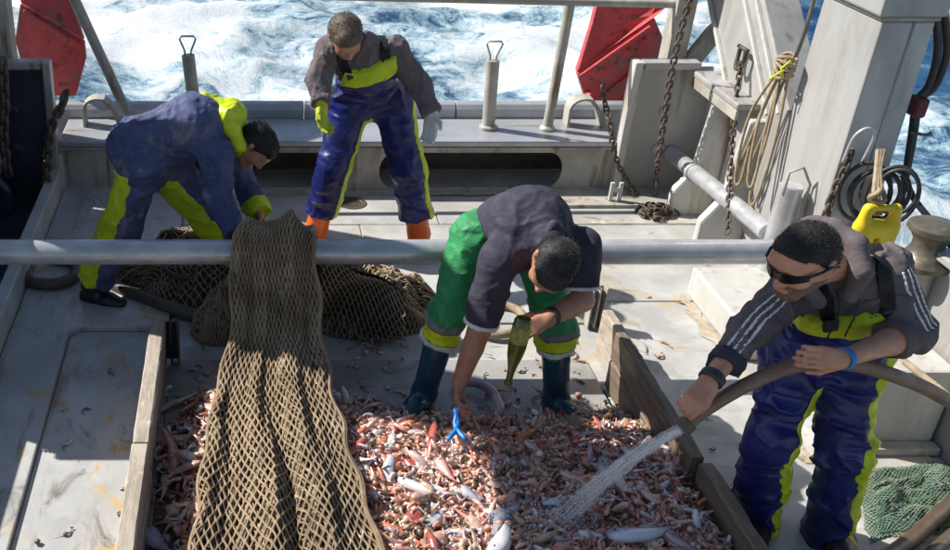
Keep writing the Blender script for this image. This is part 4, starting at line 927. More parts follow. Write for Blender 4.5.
# ================================================================ trawl doors
def trawl_door(poly, thick, label, ribs):
    t = thing('trawl_door', poly[0], label, 'trawl door', 'red trawl doors at the stern'); m = MB(); m.prism(poly, (0, thick, 0)); m.build('plate', MT['red'], t, bevel=.01)
    for p0, p1 in ribs:
        ax = (p1-p0).normalized(); m = MB(); m.obox((p0+p1)/2+V(0, -.012, 0), ax, V(0, 1, 0), ax.cross(V(0, 1, 0)), (p1-p0).length/2, .0119, .022, .004); m.build('rib', MT['red'], t)
    return t
Y = 7.16
def folded_door(up, lo, label, thick=.06):
    t = thing('trawl_door', lo[0], label, 'trawl door', 'red trawl doors at the stern')
    for nm, pl in (('upper_plate', up), ('lower_plate', lo)): m = MB(); m.prism(pl, (0, thick, 0)); m.build(nm, MT['red'], t, bevel=.008)
    return t
def rib(t, p0, p1, w=.02): ax = (p1-p0).normalized(); m = MB(); m.obox((p0+p1)/2+V(0, -.014, 0), ax, V(0, 1, 0), ax.cross(V(0, 1, 0)), (p1-p0).length/2, .012, w, .004); m.build('rib', MT['red'], t)
t = folded_door([D(577, 72, Y), D(590, 30, 7.22), D(603, -20, 7.34), D(672, -20, 7.34), D(668, 6, 7.28), D(655, 17, 7.16)], [D(577.5, 73.5, Y), D(655, 18.5, Y), D(664, 40, Y+.02), D(642, 112, Y+.12), D(611, 117, Y+.12), D(590, 112, Y+.12)], 'red trawl door hanging behind the right end of the bench')
rib(t, D(579, 76, Y), D(650, 26, Y), .012); rib(t, D(600, 97, Y+.08), D(640, 66, Y+.04), .010)
for px, py in ((590, 95), (600, 105), (630, 50), (645, 40)): m = MB(); m.lathe(D(px, py, Y-.005+.0*py), [(.016, -.06), (.016, .01), (.01, .016)], 10, axis=(0, -1, 0)); m.build('bolt', MT['red'], t, True)
t = folded_door([D(18, -25, 7.30), D(62, -25, 7.30), D(84, 40, Y), D(20, 2, Y)], [D(20, 4, Y), D(84, 42, Y), D(86, 58, Y+.02), D(76, 96, Y+.1), D(30, 96, Y+.1), D(15, 40, Y+.03)], 'dull red trawl door hanging behind the left end of the bench')
rib(t, D(60, 68, Y), D(76, 50, Y), .012); rib(t, D(24, 10, Y), D(80, 44, Y), .010)
# ================================================================ chains
def link_mesh(L, r):
    m = MB(); w = L*.30; pts = []
    for i in range(16):
        an = 2*math.pi*i/16; x = math.cos(an)*w; z = math.sin(an)*w; z += (L/2-w) if z > 1e-6 else (-(L/2-w) if z < -1e-6 else 0); pts.append(V(x, 0, z))
    m.tube(pts, r, 7, closed=True); me = bpy.data.meshes.new('link'); me.from_pydata([tuple(v) for v in m.v], [], m.f); me.update(); me.materials.append(MT['chain'])
    me.polygons.foreach_set('use_smooth', [True]*len(me.polygons)); return me
LINKS = {}
def chain(pts, L, r, label, heap=None, group='rusty chains at the stern'):
    me = LINKS.setdefault((L, r), None) or link_mesh(L, r); LINKS[(L, r)] = me
    P = spline(pts, 30); s = [0]
    for i in range(1, len(P)): s.append(s[-1]+(P[i]-P[i-1]).length)
    step = (L-2*r)*.98; t = thing('chain', P[-1], label, 'chain', group); n = int(s[-1]/step); j = 0; base = wloc(t)
    def put(p, d, roll):
        o = bpy.data.objects.new('link', me); COL.objects.link(o); o.parent = t; o.location = p-base; o.rotation_mode = 'QUATERNION'
        q = d.to_track_quat('Z', 'Y'); o.rotation_quaternion = q @ Matrix.Rotation(roll, 3, 'Z').to_quaternion()
    for k in range(n):
        x = (k+.5)*step
        while j < len(s)-2 and s[j+1] < x: j += 1
        f = (x-s[j])/max(1e-6, s[j+1]-s[j]); p = P[j].lerp(P[j+1], f); put(p, (P[j+1]-P[j]).normalized(), (k % 2)*math.pi/2+random.uniform(-.2, .2)+.5)
    if heap:
        c, rad, cnt, h = heap; r_ = random.Random(5)
        for k in range(cnt):
            an = k*.9; rr = rad*(.25+.75*r_.random()); p = V(c.x+math.cos(an)*rr, c.y+math.sin(an)*rr*.7, c.z+r+h*r_.random()*(1-rr/rad*.8)); put(p, V(math.cos(an+1.6)+r_.uniform(-.5, .5), math.sin(an+1.6)+r_.uniform(-.5, .5), r_.uniform(-.25, .25)).normalized(), r_.uniform(0, 3))
    return t
chain([D(693, -12, 6.2), D(681, 30, 6.2), D(672, 70, 6.2), D(664, 120, 6.2), D(657, 170, 6.2), D(655, 200, 6.15)], .054, .007, 'heavy rusty chain hanging before the recessed right corner into a heap', (V(D(655, 205, 6.12).x, 6.08, .012), .15, 40, .08))
chain([D(602, 86, 6.42), D(606, 108, 6.40), D(610, 125, 6.27), D(614, 150, 6.25), D(622, 172, 6.24), D(640, 198, 6.22)], .050, .0065, 'rusty chain spilling off the right end of the bench')
chain([DX(741, 62, 3.05), DX(735, 110, 3.01), DX(731, 160, 2.98), DX(727, 236, 2.88)], .048, .006, 'thin rusty chain hanging from the shackle on the raking gantry leg')
chain([D(3, 60, 6.15), D(5, 100, 6.15), D(4, 140, 6.15), D(9, 180, 6.15)], .085, .014, 'thick dark chain hanging at the far left edge')
chain([D(66, 92, 6.40), D(62, 105, 6.30), D(52, 125, 6.24), D(48, 150, 6.22), D(46, 188, 6.2)], .075, .013, 'dark chain draped over the left end of the bench')
chain([V(3.10, 4.76, 1.0), V(3.09, 4.75, .9), V(3.06, 4.74, .75), V(3.05, 4.72, .55)], .05, .008, 'short chain hanging from the shackle on the gantry column')
for (p0, ax, lb) in ((DX(741, 58, 3.06), V(0, 1, 0), 'large rusty shackle on the raking gantry leg'),):
    m = MB(); c = p0; m.tube(spline([c+V(0, -.035, .06), c+V(0, -.04, .0), c+V(-.01, -.02, -.06), c+V(-.01, .02, -.06), c+V(0, .04, 0), c+V(0, .035, .06)], 6), .013, 10); m.tube([c+V(0, -.06, .06), c+V(0, .06, .06)], .013, 10)
    m.build('shackle', MT['chain'], None, True, label=lb, cat='shackle')
m = MB(); c = V(3.13, 4.77, 1.03); m.tube(spline([c+V(-.05, 0, -.10), c+V(-.05, -.03, .05), c+V(.0, -.04, .10), c+V(.05, -.03, .05), c+V(.05, 0, -.10)], 6), .009, 8); m.build('hook_loop', MT['pipe'], None, True, label='bent steel hook loop on the near face of the gantry column', cat='hook')
# ================================================================ net hauled over the bar
PXL = [(195, 262, 300), (213, 258, 306), (225, 236, 318), (240, 228, 314), (300, 233, 319), (340, 230, 322), (370, 221, 328), (400, 213, 336), (450, 204, 352), (500, 197, 369), (550, 191, 386), (620, 186, 405), (800, 180, 440)]
PTS = [(4.70, .30), (4.52, .55), (4.44, .74), (4.36, .815), (4.26, .775), (4.19, .64), (4.10, .47), (3.96, .34), (3.72, .275), (3.35, .27), (2.9, .27), (2.4, .25), (2.1, .23)]
def pyof(Y, z): d = Y*PC+(CAMH-z)*PS; return CY-FPX*(Y*PS-(CAMH-z)*PC)/d, d
ROWS = []
for Y_, z_ in PTS:
    py, d = pyof(Y_, z_)
    l = np.interp(py, [q[0] for q in PXL], [q[1] for q in PXL]); r = np.interp(py, [q[0] for q in PXL], [q[2] for q in PXL])
    if Y_ > 4.4: l, r = 238, 318
    ROWS.append(((l-CX)*d/FPX, (r-CX)*d/FPX, Y_, z_))
ROWS = np.array(ROWS); arc = np.concatenate([[0], np.cumsum(np.hypot(np.diff(ROWS[:, 2]), np.diff(ROWS[:, 3])))]); NETL = arc[-1]
def drape(u, v, lift=0.0, fold=1.0, seed=0):
    s = v*NETL
    def ip(c):
        x = np.interp(s, arc, ROWS[:, c]); x2 = (np.interp(s-.06, arc, ROWS[:, c])+np.interp(s+.06, arc, ROWS[:, c])+2*x)/4; return x2
    xl, xr, yy, zz = ip(0), ip(1), ip(2), ip(3)
    dy = np.interp(s+.03, arc, ROWS[:, 2])-np.interp(s-.03, arc, ROWS[:, 2]); dz = np.interp(s+.03, arc, ROWS[:, 3])-np.interp(s-.03, arc, ROWS[:, 3])
    L = np.hypot(dy, dz)+1e-9; ny, nz = dz/L*1.0, -dy/L
    sg = np.where(nz < 0, 1, 1); 
    uu = u+.02*np.sin(s*5+seed)+.03*(fbm2(u*5+seed, s*2.2, 3, 3)-.5)
    q_ = uu+.07*(fbm2(u*2.5+4, s*1.1, 3, 12)-.5); fo = .018*np.sin(q_*2*np.pi*3.1+1.6*np.sin(s*1.1)+seed)+.07*(fbm2(q_*7.5, s*.9+seed, 3, 8)-.5)+.03*(fbm2(q_*16, s*1.7, 3, 18)-.5)
    crown = .05*(1-(2*u-1)**4)-.05; sb_ = np.interp(4.36, [0], [0]); tp = np.exp(-((s-.62)/.28)**2); fo = fo*(1-.55*tp)*1.25+.02*tp*np.sin(u*11+1)
    off = lift+fold*fo+crown
    edge = .010*np.sin(s*17+u*3)*(np.abs(2*u-1)**3)
    return np.stack([xl+(xr-xl)*u+edge, yy+ny*off, zz+nz*off], -1)
def net_strands(fn, cols, rows, r, seg=5, sub=2, jit=.2, seed=0):
    """zigzag twines that touch at the knots: a real diamond mesh over the surface fn(u, v)"""
    rg = np.random.default_rng(seed); mb = MB(); ju = rg.normal(0, jit/cols*.5, (cols+2, rows+1)); jv = rg.normal(0, jit/rows*.4, (cols+2, rows+1)); jn = rg.normal(0, r*.7, (cols+2, rows+1))
    allp = []
    for i in range(cols+1):
        us, vs = [], []
        for j in range(rows+1):
            k = i+((j+i) % 2); k = min(max(k, 0), cols+1); us.append((k+ju[k, j])/(cols+1)); vs.append((j+jv[k, j])/rows)
        t = np.linspace(0, rows, rows*sub+1); U = np.interp(t, np.arange(rows+1), us); W = np.interp(t, np.arange(rows+1), vs)
        allp.append(fn(np.clip(U, 0, 1), np.clip(W, 0, 1)))
    V_, F_ = [], []; base = 0
    for P in allp:
        n = len(P); T = np.gradient(P, axis=0); T /= np.linalg.norm(T, axis=1)[:, None]+1e-9; ref = np.array([.3, .2, .93]); A = np.cross(T, ref); A /= np.linalg.norm(A, axis=1)[:, None]+1e-9; B = np.cross(T, A)
        kn = np.where(np.arange(n) % sub == 0, 1.45, .95)*r
        ring_ = np.stack([P+(A*math.cos(2*math.pi*q/seg)+B*math.sin(2*math.pi*q/seg))*kn[:, None] for q in range(seg)], 1); V_.append(ring_.reshape(-1, 3))
        I = np.arange(n*seg).reshape(n, seg); J = np.roll(I, -1, 1); F_.append(np.stack([I[:-1], I[1:], J[1:], J[:-1]], -1).reshape(-1, 4)+base); base += n*seg
    return np.concatenate(V_), np.concatenate(F_)
def sheet(fn, nu, nv):
    U, W = np.meshgrid(np.linspace(0, 1, nu), np.linspace(0, 1, nv), indexing='ij'); P = fn(U.ravel(), W.ravel()); I = np.arange(nu*nv).reshape(nu, nv)
    return P, np.stack([I[:-1, :-1], I[1:, :-1], I[1:, 1:], I[:-1, 1:]], -1).reshape(-1, 4)
nt = thing('trawl_net', (.2, 3.4, .2), 'heavy brown trawl net hauled over the bar and down onto the catch', 'net')
P, q = sheet(lambda u, v: drape(u, v, .0, 1.0), 60, 150); P2, _ = sheet(lambda u, v: drape(u, v, -.10, .3), 60, 150)
n = len(P); I = np.arange(n).reshape(60, 150); rim = []
for e0 in (I[0], I[-1][::-1], I[:, 0][::-1], I[:, -1]):
    rim += [(a_, b_, b_+n, a_+n) for a_, b_ in zip(e0[:-1], e0[1:])]
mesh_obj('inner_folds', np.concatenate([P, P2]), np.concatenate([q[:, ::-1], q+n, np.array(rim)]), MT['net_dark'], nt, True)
for k, (cols, rows, lift, fs, sd) in enumerate(((42, 86, .015, 1.0, 0), (58, 100, .004, 1.0, 3))):
    v, f = net_strands(lambda u, w_: drape(u, w_, lift, fs), cols, rows, .0052 if k == 0 else .0043, 5, 3, 1.7, sd); mesh_obj('netting', v, f, MT['net'], nt, True)
for ed in (0.004, .996, .985):
    s = np.linspace(.02, .995, 160); P = drape(np.full(160, ed)+.006*np.sin(s*60), s, .016); m = MB(); m.tube([Vector(p) for p in P], .009, 6); m.build('selvedge_rope', MT['net'], nt, True)
# ---- heaped net behind the bar
def heap_fn(cx, cy, rx, ry, h, seed, z0=.012):
    def fn(u, v):
        x = 2*u-1; y = 2*v-1; r = np.maximum(np.abs(x), np.abs(y)); k = np.hypot(x, y)+1e-9; sc = r/k; X = x*sc; Y = y*sc; rr = np.clip(r, 0, 1)
        lump = fbm2(X*2.6+seed, Y*2.6+seed*2, 4, seed); z = z0+h*np.clip(1-rr**2.6, 0, 1)*(.35+1.15*lump)+.05*(1-rr**6)*np.abs(np.sin(9*lump+X*5))
        wob = 1+.22*(fbm2(X*2+5, Y*2+seed, 3, seed+9)-.5)
        return np.stack([cx+rx*X*wob, cy+ry*Y*wob, z], -1)
    return fn
def net_heap(cx, cy, rx, ry, h, seed, label, cols, rows, r=.0055):
    t = thing('net_heap', (cx, cy, .012), label, 'net'); fn = heap_fn(cx, cy, rx, ry, h, seed); P, q = sheet(fn, 60, 60); P[:, 2] -= .012; P[:, 2] = np.maximum(P[:, 2], .0115)
    mesh_obj('dark_mass', P, q, MT['net_dark'], t, True)
    v, f = net_strands(fn, cols, rows, r, 5, 2, .6, seed); mesh_obj('netting', v, f, MT['net'], t, True)
    rg = np.random.default_rng(seed); m = MB()
    for k in range(26):                                            # loose twine ends lying over the heap
        u0, v0 = rg.uniform(.1, .9, 2); an = rg.uniform(0, 6.28); s = np.linspace(0, 1, 14); L = rg.uniform(.12, .35)
        U = np.clip(u0+L*s*math.cos(an)+.04*np.sin(s*9+k), .02, .98); W = np.clip(v0+L*s*math.sin(an)+.04*np.cos(s*7+k), .02, .98); P = fn(U, W); P[:, 2] += .012; m.tube([Vector(p) for p in P], .0055, 5)
    mesh_obj('loose_twine', m.v, m.f, MT['rope'], t, True, kind='stuff'); return t
net_heap(-.20, 5.16, .58, .33, .24, 3, 'dark heap of net on the deck left of the hauled net', 42, 42)
net_heap(.72, 4.86, .42, .32, .20, 8, 'sunlit heap of net on the deck beside the green trousers', 40, 40)
net_heap(-.10, 4.62, .17, .15, .24, 12, 'frayed tuft of net under the bar beside the hauled net', 34, 24)
t = thing('net_fringe', (.42, 4.55, .05), 'dark net edge with hanging strings below the bar right of the hauled net', 'net')
def fr_fn(u, v): 
    x = .30+.55*u; top = .60-.33*u**.8; z = top-(.10+.16*v*(1-.4*u))*v*1.6; y = 4.50+.10*np.sin(u*3)+.05*np.sin(v*5+u*9)-.05*v; return np.stack([x, y, np.maximum(z, .03)], -1)
v, f = net_strands(fr_fn, 12, 34, .005, 5, 2, .5, 4)
def fr2(u, v): return fr_fn(v, u)
v, f = net_strands(fr2, 12, 36, .005, 5, 2, .5, 4); mesh_obj('netting', v, f, MT['net'], t, True)
P, q = sheet(lambda u, v: fr_fn(u, v)+np.array([0, .03, 0]), 24, 16); P2 = P+np.array([0, .02, 0]); mesh_obj('dark_mass', np.concatenate([P, P2]), np.concatenate([q, q[:, ::-1]+len(P)]), MT['net_dark'], t, True)
for k in range(9):
    u = .1+.8*k/8; p = Vector(fr_fn(np.array([u]), np.array([1.0]))[0]); m = MB(); L = random.uniform(.08, .2); m.tube(spline([p+V(0, -.01, .02), p+V(random.uniform(-.02, .02), -.02, -L*.5), p+V(random.uniform(-.03, .03), -.01, -min(L, p.z-.02))], 5), .006, 6); m.build('string', MT['rope'], t, True)
# ================================================================ hoses and ropes on deck
def lay(name, pts, r, m, label, cat, n=10, seg=10, **k):
    mb = MB(); mb.tube(spline(pts, n), r, seg); return mb.build(name, m, None, True, label=label, cat=cat, **k)
lay('deck_hose', [G(98, 276, .05), G(120, 288, .05), G(150, 300, .05), G(182, 312, .05), G(205, 318, .05), G(222, 330, .05)], .042, MT['hose_dark'], 'thick dark hose lying in front of the dark net heap', 'hose')
lay('deck_hose', [G(160, 262, .16), G(172, 274, .16), G(190, 278, .15), G(215, 280, .12), G(228, 292, .08)], .018, MT['hose_dark'], 'thin dark hose bent over the net heap left of the hauled net', 'hose')
lay('rope_loop', [G(28, 262, .07), G(24, 275, .07), G(36, 283, .07), G(60, 283, .07), G(76, 274, .07), G(72, 262, .07), G(50, 258, .07)], .035, MT['hose_dark'], 'dark hose loop on the deck at the left by the coaming', 'hose')
cir = [G(498+26*math.cos(t_)*1.0, 320+15*math.sin(t_), .035) for t_ in np.linspace(-2.4, 2.6, 14)]
lay('rope_ring', cir, .024, MT['rope'], 'pale rope ring on deck behind the sorting man\'s arm', 'rope')
lay('rope_piece', [G(395, 302, .22), G(412, 310, .20), G(430, 322, .12), G(446, 336, .05)], .014, MT['rope'], 'pale rope end beside the green trouser leg', 'rope')
# hose in the hooded man's hands
HP = [D(684, 427, 2.69), D(700, 413, 2.70), D(735, 391, 2.71), D(775, 372, 2.72), D(812, 363, 2.72), D(850, 364, 2.72), D(895, 376, 2.74), D(940, 396, 2.82), D(985, 430, 2.86), D(1020, 520, 2.86), V(3.02, 2.85, .05), V(2.9, 2.3, .04)]
th = thing('wash_hose', (3.0, 2.6, .01), 'brown rubber wash hose held in both hands by the hooded man', 'hose')
mb = MB(); P = spline(HP, 14); mb.tube(P, .0245, 16); mb.build('hose', MT['hose'], th, True)
mb = MB(); d0 = (HP[0]-HP[1]).normalized(); mb.lathe(HP[0]-d0*.005, [(.0275, -.02), (.030, -.018), (.030, .012), (.026, .014), (.022, .012), (.020, -.01)], 18, axis=d0); mb.build('hose_rim', MT['hose_dark'], th, True, 40)
lay('spare_hose', [G(882, 560, .05), G(905, 545, .05), G(930, 523, .05), G(960, 497, .05), G(1000, 470, .05)], .033, MT['hose_darker'], 'brown hose on deck in the bottom right corner, upper of two', 'hose')
lay('spare_hose', [G(915, 570, .04), G(935, 552, .04), G(960, 530, .04), G(1000, 500, .04)], .03, MT['hose_darker'], 'brown hose on deck in the bottom right corner, lower of two', 'hose')
lay('wooden_pole', [D(905, 362, 3.35), D(960, 405, 3.0)], .014, MT['rope'], 'pale wooden pole slanting behind the hooded man\'s elbow', 'pole', 2)
# green netting on deck
def gfn(u, v):
    c0, c1, c2, c3 = [np.array(G(x, y, .02)) for x, y in ((862, 470), (960, 462), (985, 525), (868, 540))]
    u = u[:, None]; v = v[:, None]; p = (c0*(1-u)+c1*u)*(1-v)+(c3*(1-u)+c2*u)*v; u = u[:, 0]; v = v[:, 0]
    p[:, 2] = .016+.07*np.abs(fbm2(u*4, v*4, 4, 77)-.42)*np.minimum(1, 6*np.minimum(np.minimum(u, 1-u), np.minimum(v, 1-v)))*2; p[:, :2] += .05*np.stack([fbm2(u*5, v*5, 3, 78)-.5, fbm2(u*5, v*5+9, 3, 79)-.5], -1); return p
t = thing('green_netting', G(905, 505, .012), 'scrap of pale green fine netting on deck beside the hooded man', 'net')
v, f = net_strands(gfn, 44, 44, .0022, 4, 1, .4, 9); mesh_obj('netting', v, f, MT['greennet'], t, True)
v, f = net_strands(lambda u, w_: gfn(1-w_*.9, u*.9+.05)+np.array([0, 0, .006]), 44, 44, .0022, 4, 1, .4, 10); mesh_obj('netting', v, f, MT['greennet'], t, True)
# ================================================================ starboard gear: ropes, hoses, float, capstan
t = thing('rope_hank', DX(745, 200, 3.0), 'hank of pale rope tied with lime twine hanging on the gantry', 'rope')
top = DX(789, 66, 3.03); rg = random.Random(4)
for k in range(4):
    b_ = DX(742+rg.uniform(-6, 14), 196+rg.uniform(-20, 8), 2.99-.01*k); md = top.lerp(b_, .5)+V(rg.uniform(-.03, .03), rg.uniform(-.05, .05), rg.uniform(-.03, .0)); m = MB()
    m.tube(spline([top+V(-.01*k*.5, rg.uniform(-.03, .03), .03), md, b_+V(0, -.02, .0), b_+V(-.02, .02, .02), md+V(-.03, .04, .04), top+V(-.02, .03, .0)], 8), .0085, 7); m.build('rope_loop', MT['rope'], t, True)
for k in range(5):
    m = MB(); c = top+V(0, 0, .05-.025*k); m.tube([c+V(-.02+.045*math.cos(q), .055*math.sin(q), .012*math.sin(q*2+k)) for q in np.linspace(0, 6.28, 16)[:-1]], .010, 7, closed=True); m.build('rope_turn', MT['rope'], t, True)
m = MB(); m.tube([top+V(-.03, -.06, .05), top+V(-.06, -.04, .0), top+V(-.05, -.06, -.05)], .007, 6); m.build('lime_twine', MT['lime'], t, True)
m = MB(); m.tube([top+V(-.03, -.05, .0), top+V(-.07, -.05, -.02), top+V(-.11, -.03, -.07)], .005, 6); m.build('lime_twine', MT['lime'], t, True)
lay('wire_stay', [top+V(.02, 0, .02), DX(806, 28, 3.06), DX(817, -12, 3.08), DX(840, -90, 3.1)], .011, MT['drab'], 'taut wire stay running up from the tied rope hank', 'wire', 3, 8)
t = thing('hydraulic_hoses', V(3.47, 4.8, .9), 'black hydraulic hoses running down the outer side of the gantry column', 'hose')
for k, (dx, dy) in enumerate(((0, 0), (9, 2))):
    m = MB(); m.tube(spline([D(926+dx, -30, 4.9), D(936+dx, 20, 4.9), D(937+dx, 55+dy, 4.9), D(929+dx*.6, 85+dy, 4.9), D(917+dx*.3, 102, 4.9), D(911+dx*.2, 140, 4.9), D(904, 185, 4.86), D(893, 235, 4.7)], 10), .019, 10); m.build('hose', MT['black'], t, True)
m = MB(); c = D(917, 106, 4.88); m.obox(c, V(0, 1, 0), V(0, 0, 1), V(1, 0, 0), .05, .05, .03, .01); m.build('valve_block', mat('dark_red_valve', (.12, .02, .02)), t)
m = MB(); m.tube([D(912, 133, 4.86), D(927, 135, 4.84), D(931, 134, 4.84)], [.008, .008, .014], 8); m.build('valve_lever', MT['drab'], t, True)
m = MB(); m.tube(spline([D(903, 175, 4.8), D(915, 200, 4.7), D(935, 225, 4.6), D(960, 258, 4.5)], 8), .016, 8); m.build('hose', MT['black'], t, True)
t = thing('rope_coil', V(3.22, 4.66, .6), 'coil of black rope hung on the foot of the gantry column', 'rope')
for k in range(7):
    c = D(864+5.5*k, 192+2*(k % 3), 4.72-.022*k); m = MB(); R_ = .118-.010*((k*3) % 5); m.tube([c+V(.25*R_*math.sin(q)*.4, -.05*math.sin(q), R_*1.35*math.cos(q)*1.0)+V(R_*.75*math.sin(q), 0, 0) for q in np.linspace(0, 2*math.pi, 30)[:-1]], .0105, 8, closed=True); m.build('turn', MT['black'], t, True)
# yellow float block: two lugs over a rounded body, hung on rope
c = D(877, 225, 4.36); g = Grid(A3(c)-.26, A3(c)+.26, .008); Fy = g.field(); cc = A3(c); X_ = A3((1, 0, 0)); Z_ = A3((0, 0, 1))
Y_ = A3((0, 1, 0))
for dz, w_, r_ in ((-.075, .055, .052), (-.02, .062, .050)): g.cone(Fy, cc-X_*w_+Z_*dz, cc+X_*w_+Z_*dz, r_, None, .03, n=Y_, flat=1.25)
for q in (-1, 1): g.cone(Fy, cc+X_*q*.075+Z_*.0, cc+X_*q*.068+Z_*.085, .030, .026, .02)
g.cone(Fy, cc-X_*.068+Z_*.092, cc+X_*.068+Z_*.092, .017, None, .015); g.cone(Fy, cc-X_*.0-Y_*.2-Z_*.07, cc+Y_*.2-Z_*.07, .016, None, .012, neg=True)
g.cone(Fy, cc+X_*.02-Z_*.12, cc+X_*.10-Z_*.16, .045, .040, .03)
fl = g.build(Fy, 'float_block', MT['yellow'], None, label='bright yellow plastic float block hung beside the hooded man\'s shoulder', cat='float')
t = thing('hanging_rope', c+V(-.02, -.02, .05), 'frayed pale rope with a knot tied through the yellow float', 'rope')
for k in range(3):
    m = MB(); m.tube(spline([D(878+3*k, 150, 4.62), D(876+2*k, 172, 4.52), D(874+4*k, 195, 4.40), D(876+2*k, 215, 4.38)], 6), .011, 7); m.build('strand', MT['rope'], t, True)
m = MB(); k0 = D(878, 196, 4.37); m.tube([k0+V(.028*math.cos(q), .02*math.sin(2*q), .03*math.sin(q)) for q in np.linspace(0, 6.28, 14)[:-1]], .014, 8, closed=True); m.build('knot', MT['rope'], t, True)
# capstan on the plinth
c = V(3.10, 4.02, .42); t = thing('capstan', c, 'dark capstan with worn tan drum head behind the hooded man\'s shoulder', 'winch')
m = MB(); m.lathe(c, [(.085, 0), (.085, .02), (.07, .03), (.066, .30), (.075, .31)], 26); m.build('pedestal', MT['tan'], t, True, 40)
m = MB(); m.lathe(c+V(0, 0, .31), [(.095, 0), (.118, .012), (.12, .035), (.085, .06), (.068, .10), (.066, .13), (.085, .165), (.10, .178)], 30); m.build('drum', MT['drab'], t, True, 50)
m = MB(); m.lathe(c+V(0, 0, .488), [(.10, 0), (.108, .01), (.105, .03), (.085, .042), (.03, .045)], 30); m.build('drum_cap', MT['drab'], t, True, 50)
for k in range(6):
    q = k*math.pi/3; m = MB(); m.lathe(c+V(.072*math.cos(q), .072*math.sin(q), .02), [(.008, 0), (.008, .012)], 8); m.build('bolt', MT['drab'], t)
# things held by the sorting man
b0, b1 = D(524, 318, 3.53), D(508, 384, 3.50); ax = (b1-b0).normalized(); L = (b1-b0).length
bt = thing('bottle', b0, 'olive green bottle held neck down in the sorting man\'s hand', 'bottle')
k = NT('olive_glass'); k.b.inputs['Base Color'].default_value = (.10, .11, .015, 1); k.b.inputs['Roughness'].default_value = .12; k.b.inputs['Transmission Weight'].default_value = .25; k.b.inputs['Coat Weight'].default_value = .4
m = MB(); m.lathe(b0, [(.0, 0.004), (.030, .0), (.037, .012), (.038, L*.42), (.033, L*.55), (.018, L*.75), (.0145, L*.84), (.0135, L*.955)], 26, axis=ax); m.build('glass_body', k.m, bt, True, 60)
m = MB(); m.lathe(b0+ax*L*.955, [(.0165, 0), (.0175, .004), (.0175, .014), (.015, .018), (.010, .016)], 20, axis=ax); m.build('lip', k.m, bt, True, 50)
m = MB(); m.lathe(b0+ax*.035, [(.0388, 0), (.0388, L*.24)], 26, axis=ax); m.build('worn_label', mat('worn_yellow_label', (.34, .32, .06), (.14, .14, .03), 14, .6), bt, True, 50)
bt = thing('blue_tool', D(457, 432, 3.52), 'bright blue plastic pincers held in the sorting man\'s lowered hand', 'tool')
h0 = D(456, 415, 3.52)
for sgn in (-1, 1):
    m = MB(); e1 = D(457+sgn*9, 440, 3.36); m.tube(spline([h0+V(sgn*.006, 0, .03), h0.lerp(e1, .45)+V(-sgn*.022, 0, 0), e1], 6), [.011]*12+[.008], 8); m.build('arm', MT['blue_plastic'], bt, True)
m = MB(); cpt = h0.lerp(D(457, 440, 3.36), .45); m.tube([cpt+V(0, -.016, 0), cpt+V(0, .016, 0)], .012, 10); m.build('pivot', MT['blue_plastic'], bt, True)
# ================================================================ the catch
def attr_mat(name, rough=.3, bscale=120, bump=.3):
    k = NT(name); at = k.n('ShaderNodeAttribute'); at.attribute_name = 'tint'; nz = k.noise(k.pos(), 55, 5, .7); c = k.mix(k.ramp(nz, .35, .7, 0, .55), at.outputs['Color'], k.mix(1.0, at.outputs['Color'], (.42, .34, .32), 'MULTIPLY'))
    k.l(c, k.b.inputs['Base Color']); k.b.inputs['Roughness'].default_value = rough; k.b.inputs['Coat Weight'].default_value = .5; k.b.inputs['Coat Roughness'].default_value = .12; k.b.inputs['Specular IOR Level'].default_value = .6
    k.b.inputs['Subsurface Weight'].default_value = .08; k.b.inputs['Subsurface Radius'].default_value = (.006, .003, .002)
    k.bump(k.noise(k.pos(), bscale, 4), bump, .003); return k.m
MT['catch'] = attr_mat('wet_catch', .22)
def spindle(L, w, h, bend, rings=8, seg=8, tail=.35, belly=.42, curl=0.0):
    """fish body along x with a tail fin; bend in plan"""
    vs = []; fs = []
    for i in range(rings+1):
        t = i/rings; prof = (math.sin(math.pi*min(1, t*.97+.03)**(.62)))**.8*(1-.15*t) if t < 1 else .10; prof = max(prof, .10)
        x = (t-.5)*L; an = bend*(t-.4)
        cx_, cy_ = x*math.cos(an), x*math.sin(an)
        for q in range(seg):
            p = 2*math.pi*q/seg; vs.append((cx_-math.sin(an)*math.cos(p)*w*prof, cy_+math.cos(an)*math.cos(p)*w*prof, math.sin(p)*h*prof+curl*L*(t-.5)**2))
    for i in range(rings): fs += [(i*seg+q, i*seg+(q+1) % seg, (i+1)*seg+(q+1) % seg, (i+1)*seg+q) for q in range(seg)]
    fs += [tuple(range(seg))[::-1]]
    n = len(vs); an = bend*.6; x = .5*L; c_, s_ = math.cos(an), math.sin(an); zc = curl*L*.25
    def tp(dx, dy, dz=0): X = x+dx; return (X*c_-dy*s_, X*s_+dy*c_, zc+dz)
    tw = tail*L*.55
    vs += [tp(-.02*L, 0, h*.2), tp(-.02*L, 0, -h*.2), tp(.13*L, tw*.55, .0), tp(.075*L, 0, .0), tp(.13*L, -tw*.55, .0)]
    fs += [(n, n+3, n+2), (n, n+4, n+3), (n+1, n+2, n+3), (n+1, n+3, n+4)]
    return np.array(vs), fs
